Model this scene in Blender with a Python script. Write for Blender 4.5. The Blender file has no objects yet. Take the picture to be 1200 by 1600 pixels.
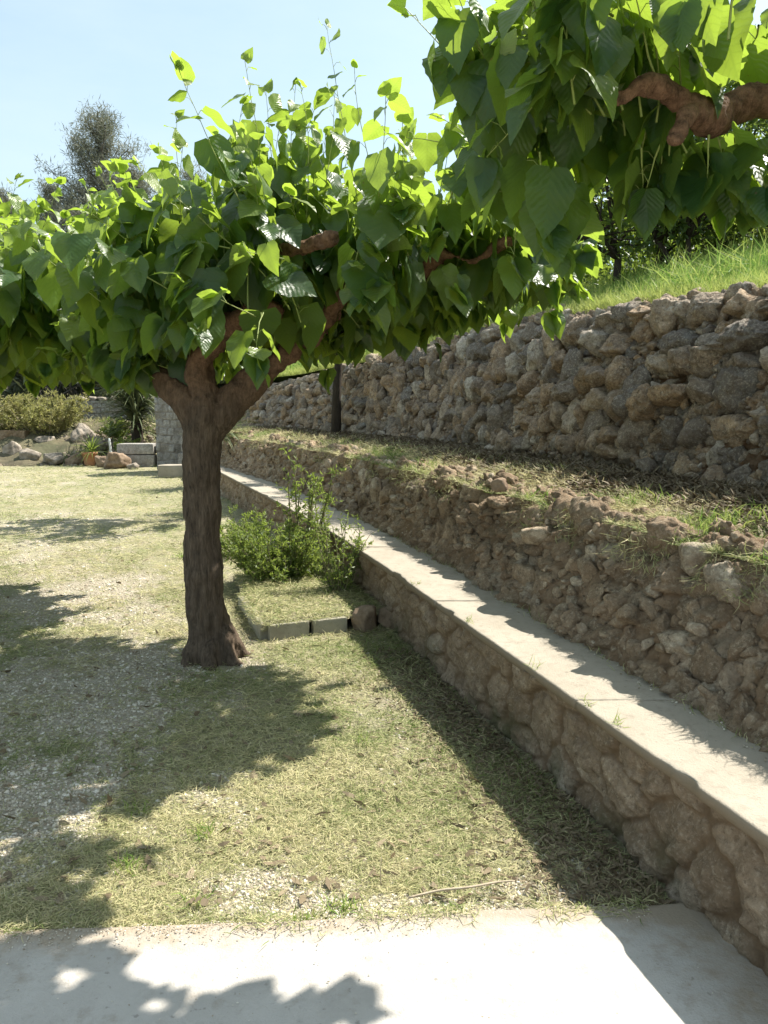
import bpy, math, random
import numpy as np
from mathutils import Vector, Matrix
rng = np.random.default_rng(11); random.seed(5)
S = bpy.context.scene; COL = S.collection
R = math.radians

# ------------------------------------------------------------------ camera, sky, sun, exposure
cd = bpy.data.cameras.new('camera'); cam = bpy.data.objects.new('camera', cd); COL.objects.link(cam)
cd.sensor_fit = 'VERTICAL'; cd.sensor_height = 36; cd.sensor_width = 27; cd.lens = 27.05
cd.clip_end = 3000; cd.clip_start = .05
cam.location = (0, 0, 1.6); cam.rotation_euler = (R(90 - 7.58), 0, 0)
S.camera = cam
SUN = Vector((.64, .42, 1.0)).normalized()
EL = math.asin(SUN.z); AZ = math.atan2(SUN.x, SUN.y)
w = bpy.data.worlds.new('World'); S.world = w; w.use_nodes = True
nt = w.node_tree; nt.nodes.clear()
sky = nt.nodes.new('ShaderNodeTexSky'); sky.sky_type = 'NISHITA'; sky.sun_disc = False
sky.sun_elevation = EL; sky.sun_rotation = AZ; sky.air_density = 1.0; sky.dust_density = 1.6; sky.ozone_density = 1.2
bg = nt.nodes.new('ShaderNodeBackground'); bg.inputs[1].default_value = .105
wo = nt.nodes.new('ShaderNodeOutputWorld')
tc = nt.nodes.new('ShaderNodeTexCoord'); cn = nt.nodes.new('ShaderNodeTexNoise'); mp = nt.nodes.new('ShaderNodeMapping'); mp.inputs['Scale'].default_value = (1, 1, 3.5)
cn.inputs['Scale'].default_value = 2.6; cn.inputs['Detail'].default_value = 6; cn.inputs['Roughness'].default_value = .6
nt.links.new(tc.outputs['Generated'], mp.inputs[0]); nt.links.new(mp.outputs[0], cn.inputs['Vector'])
cr = nt.nodes.new('ShaderNodeValToRGB'); cr.color_ramp.elements[0].position = .30; cr.color_ramp.elements[0].color = (.38,) * 3 + (1,); cr.color_ramp.elements[1].position = .72; cr.color_ramp.elements[1].color = (.62,) * 3 + (1,)
nt.links.new(cn.outputs['Fac'], cr.inputs[0])
mxs = nt.nodes.new('ShaderNodeMix'); mxs.data_type = 'RGBA'; mxs.inputs[7].default_value = (3.9, 4.5, 4.6, 1)      # thin milky veil of high cloud
nt.links.new(cr.outputs[0], mxs.inputs[0]); tnt = nt.nodes.new('ShaderNodeMix'); tnt.data_type = 'RGBA'; tnt.blend_type = 'MULTIPLY'; tnt.inputs[0].default_value = 1; tnt.inputs[7].default_value = (.98, 1.08, 1.0, 1); nt.links.new(sky.outputs[0], tnt.inputs[6]); nt.links.new(tnt.outputs[2], mxs.inputs[6]); nt.links.new(mxs.outputs[2], bg.inputs[0]); nt.links.new(bg.outputs[0], wo.inputs[0])
sl = bpy.data.lights.new('sun', 'SUN'); sl.energy = 5.0; sl.angle = R(.55); sl.color = (1, .95, .86)
so = bpy.data.objects.new('sun', sl); COL.objects.link(so); so.rotation_euler = SUN.to_track_quat('Z', 'Y').to_euler()
S.view_settings.view_transform = 'Standard'; S.view_settings.look = 'None'
S.view_settings.exposure = 1.2; S.view_settings.gamma = 1
S.cycles.max_bounces = 8; S.cycles.transmission_bounces = 4; S.cycles.transparent_max_bounces = 6
S.cycles.diffuse_bounces = 4

# ------------------------------------------------------------------ noise
def _h(ix, iy, iz, seed=0):
    n = (ix.astype(np.int64) * 374761393 + iy.astype(np.int64) * 668265263 + iz.astype(np.int64) * 2147483647 + seed * 1274126177) & 0xffffffff
    n = ((n ^ (n >> 13)) * 1274126177) & 0xffffffff
    n = n ^ (n >> 16)
    return (n & 0xffffff) / float(0xffffff)
def vnoise(p, seed=0):
    i = np.floor(p); f = p - i; f = f * f * (3 - 2 * f)
    x, y, z = i[:, 0], i[:, 1], i[:, 2]; r = 0
    for a in (0, 1):
        for b in (0, 1):
            for c in (0, 1):
                wgt = (f[:, 0] if a else 1 - f[:, 0]) * (f[:, 1] if b else 1 - f[:, 1]) * (f[:, 2] if c else 1 - f[:, 2])
                r = r + wgt * _h(x + a, y + b, z + c, seed)
    return r
def fbm(p, sc=1., octv=4, seed=0, ridge=False):
    r = 0; a = 1.; t = 0
    for k in range(octv):
        n = vnoise(p * sc * (2.03 ** k) + 17.3 * k, seed + k)
        if ridge: n = 1 - abs(2 * n - 1)
        r = r + a * n; t += a; a *= .5
    return r / t
def p3(x, y, z=None):
    x = np.asarray(x, float); y = np.asarray(y, float)
    z = np.zeros_like(x) if z is None else np.asarray(z, float)
    return np.stack([x, y, z], -1).reshape(-1, 3)
def nrm(a): return a / (np.linalg.norm(a, axis=-1, keepdims=True) + 1e-9)

# ------------------------------------------------------------------ mesh helpers
def mesh(name, V, F, mat, parent=None, uv=None, attrs=None, smooth=True):
    """V (n,3); F list of index arrays (m,k)"""
    me = bpy.data.meshes.new(name)
    if not isinstance(F, list): F = [F]
    F = [np.asarray(f, np.int32) for f in F if len(f)]
    me.vertices.add(len(V)); me.vertices.foreach_set('co', np.asarray(V, np.float32).ravel())
    li = np.concatenate([f.ravel() for f in F])
    tot = np.concatenate([np.full(len(f), f.shape[1], np.int32) for f in F])
    st = np.concatenate([[0], np.cumsum(tot)[:-1]]).astype(np.int32)
    me.loops.add(len(li)); me.loops.foreach_set('vertex_index', li)
    me.polygons.add(len(tot)); me.polygons.foreach_set('loop_start', st)
    me.polygons.foreach_set('use_smooth', np.full(len(tot), bool(smooth)))
    me.update(calc_edges=True)
    if uv is not None:
        l = me.uv_layers.new(name='uv'); l.data.foreach_set('uv', np.asarray(uv, np.float32)[li].ravel())
    for k, a in (attrs or {}).items():
        t = me.attributes.new(k, 'FLOAT', 'POINT'); t.data.foreach_set('value', np.asarray(a, np.float32).ravel())
    if mat: me.materials.append(mat)
    o = bpy.data.objects.new(name, me); COL.objects.link(o)
    if parent: o.parent = parent
    return o
def tag(o, label=None, cat=None, group=None, kind=None):
    for k, v in (('label', label), ('category', cat), ('group', group), ('kind', kind)):
        if v: o[k] = v
    return o
def empty(name, loc=(0, 0, 0), rz=0, label=None, cat=None, group=None):
    o = bpy.data.objects.new(name, None); COL.objects.link(o); o.location = loc; o.rotation_euler = (0, 0, rz)
    o.empty_display_size = .1
    return tag(o, label, cat, group)
def grid_faces(nu, nv, off=0, closed_v=False):
    i = np.arange(nu - 1)[:, None]; j = np.arange(nv if closed_v else nv - 1)[None, :]
    j2 = (j + 1) % nv
    return (np.stack([i * nv + j, (i + 1) * nv + j, (i + 1) * nv + j2, i * nv + j2], -1).reshape(-1, 4) + off).astype(np.int32)
def resample(P, Rr, n):
    P = np.asarray(P, float); Rr = np.asarray(Rr, float)
    m = len(P); t = np.linspace(0, m - 1, n); i = np.clip(t.astype(int), 0, m - 2); f = (t - i)[:, None]
    g = lambda k: P[np.clip(k, 0, m - 1)]
    p0, p1, p2, q3 = g(i - 1), g(i), g(i + 1), g(i + 2)
    Q = .5 * (2 * p1 + (p2 - p0) * f + (2 * p0 - 5 * p1 + 4 * p2 - q3) * f ** 2 + (3 * p1 - p0 - 3 * p2 + q3) * f ** 3)
    return Q, np.interp(t, np.arange(m), Rr)
def tube(P, Rr, seg=8, n=None, cap=True):
    if n: P, Rr = resample(P, Rr, n)
    P = np.asarray(P, float); Rr = np.asarray(Rr, float) * np.ones(len(P)); n = len(P)
    T = nrm(np.gradient(P, axis=0)); up = np.array([0, 0, 1.]) if abs(T[0, 2]) < .9 else np.array([1., 0, 0])
    N = np.zeros_like(T); v = nrm(np.cross(T[0], up))
    for k in range(n):
        v = v - T[k] * np.dot(v, T[k]); v = v / (np.linalg.norm(v) + 1e-9); N[k] = v
    B = np.cross(T, N); a = np.linspace(0, 2 * math.pi, seg, endpoint=False)
    V = P[:, None, :] + Rr[:, None, None] * (np.cos(a)[None, :, None] * N[:, None, :] + np.sin(a)[None, :, None] * B[:, None, :])
    V = V.reshape(-1, 3); F = [grid_faces(n, seg, 0, True)]
    if cap:
        V = np.vstack([V, P[0], P[-1]]); m = n * seg; j = np.arange(seg)
        F.append(np.stack([np.full(seg, m), (j + 1) % seg, j], -1)[:, ::-1])
        F.append(np.stack([np.full(seg, m + 1), (n - 1) * seg + j, (n - 1) * seg + (j + 1) % seg], -1)[:, ::-1])
    return V, F
class MB:
    def __init__(s): s.V = []; s.F = {}; s.n = 0; s.A = []
    def add(s, V, F, a=0.):
        if not isinstance(F, list): F = [F]
        for f in F:
            if len(f): s.F.setdefault(f.shape[1], []).append(np.asarray(f) + s.n)
        s.V.append(np.asarray(V)); s.n += len(V); s.A.append(np.ones(len(V)) * a)
    def obj(s, name, mat, parent=None, smooth=True, an='rnd', fn=None):
        V = np.vstack(s.V)
        if fn: V = fn(V)
        return mesh(name, V, [np.vstack(f) for f in s.F.values()], mat, parent, attrs={an: np.concatenate(s.A)}, smooth=smooth)
def tubes_bulk(P0, P1, P2, r0, r1, seg=3):
    """many thin bent stems at once (start, mid, end)"""
    n = len(P0); P = np.stack([P0, P1, P2], 1); T = nrm(P2 - P0)
    up = np.where(abs(T[:, 2:3]) < .9, np.array([[0, 0, 1.]]), np.array([[1., 0, 0]]))
    N = nrm(np.cross(T, up)); B = np.cross(T, N); a = np.linspace(0, 2 * math.pi, seg, endpoint=False)
    r = np.stack([r0 * np.ones(n), (r0 + r1) * .5 * np.ones(n), r1 * np.ones(n)], 1)
    V = P[:, :, None, :] + r[:, :, None, None] * (np.cos(a)[None, None, :, None] * N[:, None, None, :] + np.sin(a)[None, None, :, None] * B[:, None, None, :])
    F = grid_faces(3, seg, 0, True)
    F = (F[None] + (np.arange(n) * 3 * seg)[:, None, None]).reshape(-1, 4)
    return V.reshape(-1, 3), F
def cbox(sx, sy, sz, nx=8, ny=8, nz=5, rnd=.02, rough=.006, seed=0, seat=True):
    """worn box standing on z=0: each face a grid, corners rounded, surface roughened"""
    VV = []; FF = []; o = 0
    def face(o_, u, v, nu, nv):
        nonlocal o
        a = np.linspace(0, 1, nu + 1)[:, None, None]; b = np.linspace(0, 1, nv + 1)[None, :, None]
        V = (np.array(o_, float) + a * np.array(u, float) + b * np.array(v, float)).reshape(-1, 3)
        VV.append(V); FF.append(grid_faces(nu + 1, nv + 1, o)); o += len(V)
    face((0, 0, 0), (1, 0, 0), (0, 0, 1), nx, nz); face((0, 1, 0), (0, 0, 1), (1, 0, 0), nz, nx)
    face((0, 0, 0), (0, 0, 1), (0, 1, 0), nz, ny); face((1, 0, 0), (0, 1, 0), (0, 0, 1), ny, nz)
    face((0, 0, 1), (1, 0, 0), (0, 1, 0), nx, ny); face((0, 0, 0), (0, 1, 0), (1, 0, 0), ny, nx)
    V = np.vstack(VV); d = np.array([sx, sy, sz]); V = (V - np.array([.5, .5, 0])) * d
    lo = np.array([-sx / 2 + rnd, -sy / 2 + rnd, rnd]); hi = np.array([sx / 2 - rnd, sy / 2 - rnd, sz - rnd])
    c = np.clip(V, lo, hi); q = V - c; L = np.linalg.norm(q, axis=1, keepdims=True)
    V = c + q / np.maximum(L, 1e-9) * np.minimum(L, rnd)
    nn = fbm(V + seed * 3.7, 9 / max(sx, .2) * .3 + 6, 4, seed) - .5
    V = V + nrm(V - np.array([0, 0, sz / 2])) * nn[:, None] * rough * 2
    return V, np.vstack(FF)
def rock(sx, sy, sz, seed=0, n=26, rough=.28, facets=16):
    """faceted, pitted boulder resting on z=0"""
    u = np.linspace(0, math.pi, n)[:, None]; v = np.linspace(0, 2 * math.pi, 2 * n, endpoint=False)[None, :]
    D = np.stack([np.sin(u) * np.cos(v), np.sin(u) * np.sin(v), np.cos(u) * np.ones_like(v)], -1).reshape(-1, 3)
    rg = np.random.default_rng(seed); r = np.ones(len(D))
    for k in range(facets):
        nd = nrm(rg.normal(size=3)); c = rg.uniform(.5, .88); dt = D @ nd
        r = np.minimum(r, np.where(dt > .05, c / np.maximum(dt, .05), 9))
    r = r * (1 + rough * (fbm(D + seed, 2.2, 5, seed) - .5) + .10 * (fbm(D + seed, 9, 3, seed + 9, True) - .6))
    V = D * r[:, None] * np.array([sx, sy, sz]) / 2
    z0 = np.percentile(V[:, 2], 12); V[:, 2] = np.maximum(V[:, 2] - z0, -.05)
    return V, grid_faces(n, 2 * n, 0, True)

# ------------------------------------------------------------------ material helpers
class M:
    def __init__(s, name):
        s.m = bpy.data.materials.new(name); s.m.use_nodes = True; s.t = s.m.node_tree; s.t.nodes.clear()
        s.out = s.n('ShaderNodeOutputMaterial'); s.co = None
    def n(s, ty, **k):
        x = s.t.nodes.new(ty)
        for a, b in k.items(): setattr(x, a, b)
        return x
    def set(s, sock, v):
        if isinstance(v, bpy.types.NodeSocket): s.t.links.new(v, sock)
        elif v is not None:
            if isinstance(v, tuple) and len(v) == 3 and sock.type == 'RGBA': v = (*v, 1)
            sock.default_value = v
    def coord(s):
        if not s.co: s.co = s.n('ShaderNodeNewGeometry').outputs['Position']
        return s.co
    def noise(s, sc, det=4, rough=.6, vec=None, dist=0., w=None):
        x = s.n('ShaderNodeTexNoise'); s.set(x.inputs['Vector'], vec or s.coord()); x.inputs['Scale'].default_value = sc
        x.inputs['Detail'].default_value = det; x.inputs['Roughness'].default_value = rough; x.inputs['Distortion'].default_value = dist
        return x.outputs['Fac']
    def vor(s, sc, vec=None, feature='F1', out='Distance'):
        x = s.n('ShaderNodeTexVoronoi', feature=feature); s.set(x.inputs['Vector'], vec or s.coord()); x.inputs['Scale'].default_value = sc
        return x.outputs[out]
    def math(s, op, a, b=None, c=None, clamp=False):
        x = s.n('ShaderNodeMath', operation=op, use_clamp=clamp); s.set(x.inputs[0], a)
        if b is not None: s.set(x.inputs[1], b)
        if c is not None: s.set(x.inputs[2], c)
        return x.outputs[0]
    def ramp(s, f, pts):
        x = s.n('ShaderNodeValToRGB'); s.set(x.inputs[0], f); e = x.color_ramp.elements
        while len(e) < len(pts): e.new(.5)
        for k, (p, c) in enumerate(pts):
            e[k].position = p; e[k].color = (c, c, c, 1) if not isinstance(c, tuple) else (*c, 1)
        return x.outputs[0]
    def mix(s, f, a, b, mode='MIX'):
        x = s.n('ShaderNodeMix', data_type='RGBA', blend_type=mode); s.set(x.inputs[0], f); s.set(x.inputs[6], a); s.set(x.inputs[7], b)
        return x.outputs[2]
    def attr(s, nm):
        x = s.n('ShaderNodeAttribute', attribute_name=nm); return x.outputs['Fac']
    def scale(s, v, sc):
        x = s.n('ShaderNodeMapping'); s.set(x.inputs[0], v); x.inputs['Scale'].default_value = sc; return x.outputs[0]
    def bump(s, h, st=.5, d=.01, nor=None):
        x = s.n('ShaderNodeBump'); x.inputs['Strength'].default_value = st; x.inputs['Distance'].default_value = d; s.set(x.inputs['Height'], h)
        if nor: s.set(x.inputs['Normal'], nor)
        return x.outputs[0]
    def pbr(s, col, rough=.8, nor=None, spec=.3):
        x = s.n('ShaderNodeBsdfPrincipled'); s.set(x.inputs['Base Color'], col); s.set(x.inputs['Roughness'], rough)
        x.inputs['Specular IOR Level'].default_value = spec
        if nor: s.set(x.inputs['Normal'], nor)
        return x.outputs[0]
    def done(s, sh): s.t.links.new(sh, s.out.inputs[0]); return s.m

def leaf_mat(name, dark, light, trans, tf=.45, rough=.38, veins=True, young=(.30, .36, .10), spec=.5):
    m = M(name); a = m.attr('lv'); ag = m.attr('age')
    c = m.mix(a, dark, light); c = m.mix(ag, c, young)
    nor = None; tc = m.mix(a, trans, tuple(x * .8 for x in trans)); tc = m.mix(ag, tc, tuple(min(1, x * 1.12) for x in trans))
    if veins:
        uv = m.n('ShaderNodeUVMap', uv_map='uv').outputs[0]; sp = m.n('ShaderNodeSeparateXYZ'); m.set(sp.inputs[0], uv)
        au = m.math('ABSOLUTE', sp.outputs[0]); v = sp.outputs[1]
        ph = m.math('MULTIPLY', m.math('SUBTRACT', m.math('ADD', v, m.math('MULTIPLY', m.noise(22, 3), .22)), m.math('MULTIPLY', au, 1.0)), 8.)
        fr = m.math('ABSOLUTE', m.math('SUBTRACT', m.math('FRACT', ph), .5))      # .5 at vein, 0 between
        vein = m.math('SMOOTH_MAX', m.ramp(fr, [(0.36, 0.), (.5, 1.)]), m.ramp(au, [(0., 1.), (.025, 0.)]), .1)
        puff = m.math('SUBTRACT', 1., m.math('MULTIPLY', fr, 2.))
        hgt = m.math('ADD', m.math('MULTIPLY', puff, 1.), m.math('MULTIPLY', m.noise(90, 2), .5))
        nor = m.bump(hgt, .38, .003)
        spot = m.ramp(m.noise(48, 3, .7), [(.69, 0.), (.73, .8)]); c = m.mix(spot, c, (.16, .10, .04)); tc = m.mix(spot, tc, (.20, .12, .03))
        c = m.mix(m.math('MULTIPLY', vein, .22), c, tuple(min(1, x * 2.2 + .02) for x in light))
        tc = m.mix(m.math('MULTIPLY', vein, .35), tc, tuple(x * .5 for x in trans))
    p = m.pbr(c, rough, nor, spec)
    tr = m.n('ShaderNodeBsdfTranslucent'); m.set(tr.inputs[0], tc)
    mx = m.n('ShaderNodeMixShader'); mx.inputs[0].default_value = tf; m.set(mx.inputs[1], p); m.set(mx.inputs[2], tr.outputs[0])
    return m.done(mx.outputs[0])

MAT = {}
MAT['mulberry'] = leaf_mat('mulberry_leaf', (.016, .048, .016), (.036, .088, .020), (.40, .56, .06), .45, .38, spec=.5)
MAT['citrus'] = leaf_mat('citrus_leaf', (.028, .058, .014), (.08, .13, .03), (.32, .44, .06), .35, .45, False)
MAT['shrub'] = leaf_mat('shrub_leaf', (.06, .10, .025), (.17, .23, .06), (.36, .46, .08), .42, .5, False)
MAT['oleander'] = leaf_mat('oleander_leaf', (.16, .17, .05), (.34, .30, .13), (.45, .45, .15), .35, .6, False)
MAT['pine'] = leaf_mat('pine_needle', (.13, .14, .11), (.22, .225, .18), (.2, .21, .12), .25, .7, False)
MAT['wood_dark'] = leaf_mat('woodland_leaf', (.05, .065, .035), (.11, .12, .07), (.15, .18, .06), .3, .6, False)
MAT['yucca'] = leaf_mat('yucca_leaf', (.06, .085, .035), (.19, .21, .11), (.2, .25, .08), .2, .45, False)
def blade_mat(name, straw, green, tf=.3):
    m = M(name); a = m.attr('lv'); c = m.ramp(a, [(0., green), (.45, tuple((x + y) / 2 for x, y in zip(straw, green))), (1., straw)])
    tr = m.n('ShaderNodeBsdfTranslucent'); m.set(tr.inputs[0], c)
    mx = m.n('ShaderNodeMixShader'); mx.inputs[0].default_value = tf; m.set(mx.inputs[1], m.pbr(c, .65, None, .25)); m.set(mx.inputs[2], tr.outputs[0])
    return m.done(mx.outputs[0])
MAT['cut_grass'] = blade_mat('cut_grass', (.58, .52, .30), (.14, .20, .045))
MAT['green_grass'] = blade_mat('green_grass', (.40, .44, .13), (.10, .22, .03), .42)
MAT['litter'] = blade_mat('leaf_litter', (.24, .19, .12), (.10, .07, .04), .1)

def bark_mat(name, dark, light, sc=1.):
    m = M(name); v = m.scale(m.coord(), (1, 1, .16)); n1 = m.math('ADD', m.math('MULTIPLY', m.noise(34 * sc, 7, .7, v, .8), .7), m.math('MULTIPLY', m.noise(95 * sc, 4, .7, v), .3)); n2 = m.noise(6 * sc, 4)
    up = m.attr('up')
    c = m.mix(m.ramp(n1, [(.32, 0.), (.66, 1.)]), dark, light)
    c2 = m.mix(m.ramp(m.noise(20 * sc, 7, .8), [(.35, 0.), (.65, 1.)]), (.07, .038, .022), (.31, .18, .11))
    c = m.mix(up, c, c2); c = m.mix(m.math('MULTIPLY', m.ramp(n2, [(.45, 0.), (.7, 1.)]), .35), c, dark)
    return m.done(m.pbr(c, .88, m.bump(n1, 1., .022), .15))
MAT['bark'] = bark_mat('mulberry_bark', (.026, .019, .014), (.19, .14, .10))
MAT['bark_dark'] = bark_mat('orchard_bark', (.02, .016, .012), (.07, .055, .042))
MAT['bark_grey'] = bark_mat('pine_bark', (.06, .05, .04), (.19, .17, .15), .4)
def simple(name, c1, c2, sc=8, rough=.85, bs=.4, bd=.01, det=6, spec=.25):
    m = M(name); n = m.noise(sc, det, .65); n2 = m.noise(sc * 7, 4, .6)
    c = m.mix(m.ramp(n, [(.3, 0.), (.7, 1.)]), c1, c2)
    return m.done(m.pbr(c, rough, m.bump(m.math('ADD', n, m.math('MULTIPLY', n2, .4)), bs, bd), spec))
MAT['twig'] = simple('shoot_bark', (.12, .13, .06), (.20, .17, .10), 30)
MAT['petiole'] = simple('petiole', (.20, .26, .07), (.30, .34, .10), 30, .5)
MAT['terracotta'] = simple('terracotta', (.36, .17, .09), (.46, .25, .15), 14)
MAT['white_paint'] = simple('weathered_white_paint', (.6, .6, .56), (.75, .75, .72), 9)
MAT['dry_twig'] = simple('dry_twig', (.30, .24, .17), (.45, .38, .28), 30)
MAT['rock'] = simple('limestone_boulder', (.13, .105, .08), (.38, .33, .27), 7, .9, .9, .03, 8)
MAT['rock_brown'] = simple('earthy_stone', (.15, .10, .065), (.32, .24, .17), 9, .9, .9, .02, 8)

def wall_mat(name, pal, soil, soil_amt=.5, stain=(.05, .042, .035), dark=.5, green=0.):
    m = M(name); cell = m.attr('cell'); gap = m.attr('gap'); dirt = m.attr('dirt')
    c = m.ramp(cell, [(0., pal[0]), (.35, pal[1]), (.7, pal[2]), (1., pal[3])])
    n1 = m.noise(14, 8, .75); n2 = m.noise(3.2, 5, .6); n3 = m.noise(60, 6, .75)
    c = m.mix(m.ramp(n1, [(.36, 0.), (.66, .85)]), c, tuple(x * .36 for x in pal[1]))
    c = m.mix(m.ramp(n3, [(.50, 0.), (.72, .6)]), c, tuple(min(1, x * 1.4) for x in pal[3]))
    c = m.mix(m.ramp(m.noise(42, 5, .75), [(.34, .8), (.46, 0.)]), c, tuple(x * .25 for x in pal[1]))
    c = m.mix(m.math('MULTIPLY', m.ramp(n2, [(.46, 0.), (.62, 1.)]), dark), c, stain)
    sc = m.mix(m.noise(35, 6, .7), tuple(x * .45 for x in soil), tuple(x * 1.25 for x in soil))
    f = m.math('MAXIMUM', gap, m.math('MULTIPLY', m.ramp(m.math('ADD', m.noise(9, 6, .7), m.math('MULTIPLY', dirt, .5)), [(.52, 0.), (.68, 1.)]), soil_amt))
    c = m.mix(f, c, sc)
    if green: c = m.mix(m.math('MULTIPLY', m.ramp(m.noise(4, 4), [(.48, 0.), (.66, 1.)]), m.math('MULTIPLY', m.attr('moss'), green)), c, (.055, .07, .025))
    h = m.math('ADD', m.math('MULTIPLY', n1, 1.2), m.math('MULTIPLY', n3, .6))
    return m.done(m.pbr(c, .93, m.bump(h, 1., .024), .15))
MAT['upper_wall'] = wall_mat('dry_stone', [(.22, .21, .195), (.41, .34, .265), (.58, .40, .24), (.72, .65, .54)], (.14, .08, .045), .3, (.10, .085, .07), .35)
MAT['lower_wall'] = wall_mat('earthy_rubble', [(.30, .235, .165), (.45, .34, .23), (.56, .425, .285), (.70, .61, .48)], (.27, .18, .11), .5, (.12, .085, .055), .35)
MAT['bench_wall'] = wall_mat('mortared_rubble', [(.34, .255, .17), (.47, .36, .25), (.58, .45, .32), (.68, .58, .46)], (.25, .17, .105), .5, (.17, .125, .085), .45, 1.)
MAT['white_brick'] = wall_mat('pale_block', [(.36, .34, .31), (.46, .44, .40), (.52, .50, .46), (.56, .55, .52)], (.24, .21, .18), .35, (.2, .18, .16), .3)

def concrete(name, a, b, stain, sc=1.):
    m = M(name); n1 = m.noise(2.2 * sc, 7, .65); n2 = m.noise(14 * sc, 7, .7); n3 = m.noise(110, 4, .7); v = m.vor(60)
    c = m.mix(m.ramp(n1, [(.3, 0.), (.7, 1.)]), a, b)
    c = m.mix(m.math('MULTIPLY', m.ramp(n2, [(.52, 0.), (.75, 1.)]), .55), c, stain)
    c = m.mix(m.math('MULTIPLY', m.ramp(m.noise(38, 3, .5), [(.66, 0.), (.74, 1.)]), .5), c, tuple(x * .5 for x in stain))
    if name == 'pale_concrete':
        c = m.mix(m.ramp(m.math('ADD', m.math('MULTIPLY', m.attr('side'), .45), m.math('MULTIPLY', n2, .75)), [(.42, 0.), (.78, .85)]), c, (.30, .24, .17))
        c = m.mix(m.ramp(m.noise(5, 6, .7), [(.52, 0.), (.7, .55)]), c, (.33, .31, .28))
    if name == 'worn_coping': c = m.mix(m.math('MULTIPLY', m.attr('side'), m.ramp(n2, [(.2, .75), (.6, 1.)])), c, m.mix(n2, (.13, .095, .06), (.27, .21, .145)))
    h = m.math('ADD', n3, m.math('MULTIPLY', n2, .9))
    return m.done(m.pbr(c, .88, m.bump(h, .6, .008), .25))
MAT['slab'] = concrete('pale_concrete', (.38, .355, .32), (.48, .455, .42), (.27, .24, .20))
MAT['coping'] = concrete('worn_coping', (.29, .255, .20), (.37, .33, .27), (.17, .14, .105), 1.3)
MAT['block'] = concrete('cement_block', (.27, .25, .19), (.36, .34, .27), (.17, .15, .11), 2.4)

def ground_mat():
    m = M('lawn_soil'); g = m.attr('gravel'); n1 = m.noise(5, 6, .65); n2 = m.noise(28, 6, .7); n3 = m.noise(120, 4, .7)
    soil = m.mix(n2, (.26, .21, .145), (.44, .39, .29)); thatch = m.mix(n2, (.12, .115, .06), (.40, .37, .23))
    thatch = m.mix(m.ramp(n3, [(.4, 0.), (.7, .7)]), thatch, (.50, .47, .30))
    thatch = m.mix(m.ramp(m.noise(1.3, 4), [(.42, 0.), (.62, .45)]), thatch, (.15, .19, .06))
    grav = m.mix(m.vor(70, out='Color'), (.34, .29, .22), (.54, .49, .40)); grav = m.mix(m.ramp(n1, [(.4, 0.), (.7, .4)]), grav, (.3, .26, .2))
    c = m.mix(m.ramp(n1, [(.44, 0.), (.64, .75)]), thatch, soil); c = m.mix(g, c, grav)
    h = m.math('ADD', m.math('ADD', n2, n3), m.math('MULTIPLY', m.vor(60), -.8))
    return m.done(m.pbr(c, .95, m.bump(h, .9, .018), .1))
MAT['ground'] = ground_mat()
def bank_mat(name, a, b, c3, s=6):
    m = M(name); n1 = m.noise(s, 7, .7); n2 = m.noise(s * 7, 6, .7); n3 = m.noise(1.1, 3)
    c = m.mix(m.ramp(n1, [(.35, 0.), (.65, 1.)]), a, b); c = m.mix(m.ramp(n3, [(.45, 0.), (.6, .8)]), c, c3)
    c = m.mix(m.ramp(n2, [(.3, .5), (.6, 0.)]), c, tuple(x * .35 for x in a))
    return m.done(m.pbr(c, .95, m.bump(m.math('ADD', n1, n2), .9, .03), .1))
MAT['terrace'] = bank_mat('terrace_soil', (.17, .12, .08), (.33, .29, .17), (.24, .19, .13))
MAT['meadow'] = bank_mat('meadow_soil', (.11, .16, .04), (.22, .26, .08), (.14, .18, .05))
MAT['hill'] = bank_mat('scrub_hill', (.10, .085, .06), (.17, .15, .09), (.08, .085, .05), .6)
def pebble_mat():
    m = M('pebble'); a = m.attr('rnd'); c = m.ramp(a, [(0., (.26, .21, .15)), (.4, (.42, .37, .29)), (.8, (.55, .50, .41)), (1., (.66, .62, .54))])
    return m.done(m.pbr(c, .85, None, .25))
MAT['pebble'] = pebble_mat(); MAT['dirt_stone'] = simple('dusty_stone', (.12, .09, .065), (.30, .25, .19), 3)

# ------------------------------------------------------------------ plan curves (x as a function of y)
def smooth_curve(ys, xs):
    ys = np.array(ys, float); xs = np.array(xs, float); yy = np.linspace(ys[0], ys[-1], 1200); xx = np.interp(yy, ys, xs)
    k = 90; ker = np.hanning(k); ker /= ker.sum(); e = np.concatenate([2 * xx[0] - xx[k:0:-1], xx, 2 * xx[-1] - xx[-2:-k - 2:-1]])
    xs2 = np.convolve(e, ker, 'same')[k:-k]
    return lambda y: np.interp(y, yy, xs2) + np.where(np.asarray(y) < yy[0], (np.asarray(y) - yy[0]) * (xs2[5] - xs2[0]) / (yy[5] - yy[0]), 0)
bench_o = smooth_curve([-3, 1.96, 3.81, 5.59, 7.25, 9.55, 13.24, 19], [2.47, 1.05, .52, .02, -.5, -1.3, -2.66, -4.8])
bench_i = smooth_curve([-3, 2.48, 3.75, 5.71, 8.64, 11.57, 14.66, 19], [2.89, 1.32, .96, .47, -.42, -1.48, -2.85, -4.5])
up_base = smooth_curve([-3, 1.5, 4.2, 5.5, 9.8, 16.9, 21], [3.8, 2.77, 2.12, 1.8, .75, -2.5, -4.6])
BH = .45                                   # bench height
def low_top(y): return np.interp(y, [0, 3, 7, 12, 17, 22], [1.01, 1.01, 1.02, 1.04, 1.05, 1.05])
def up_bz(y): return np.interp(y, [0, 4, 10, 17, 22], [1.13, 1.15, 1.2, 1.25, 1.28])
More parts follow.
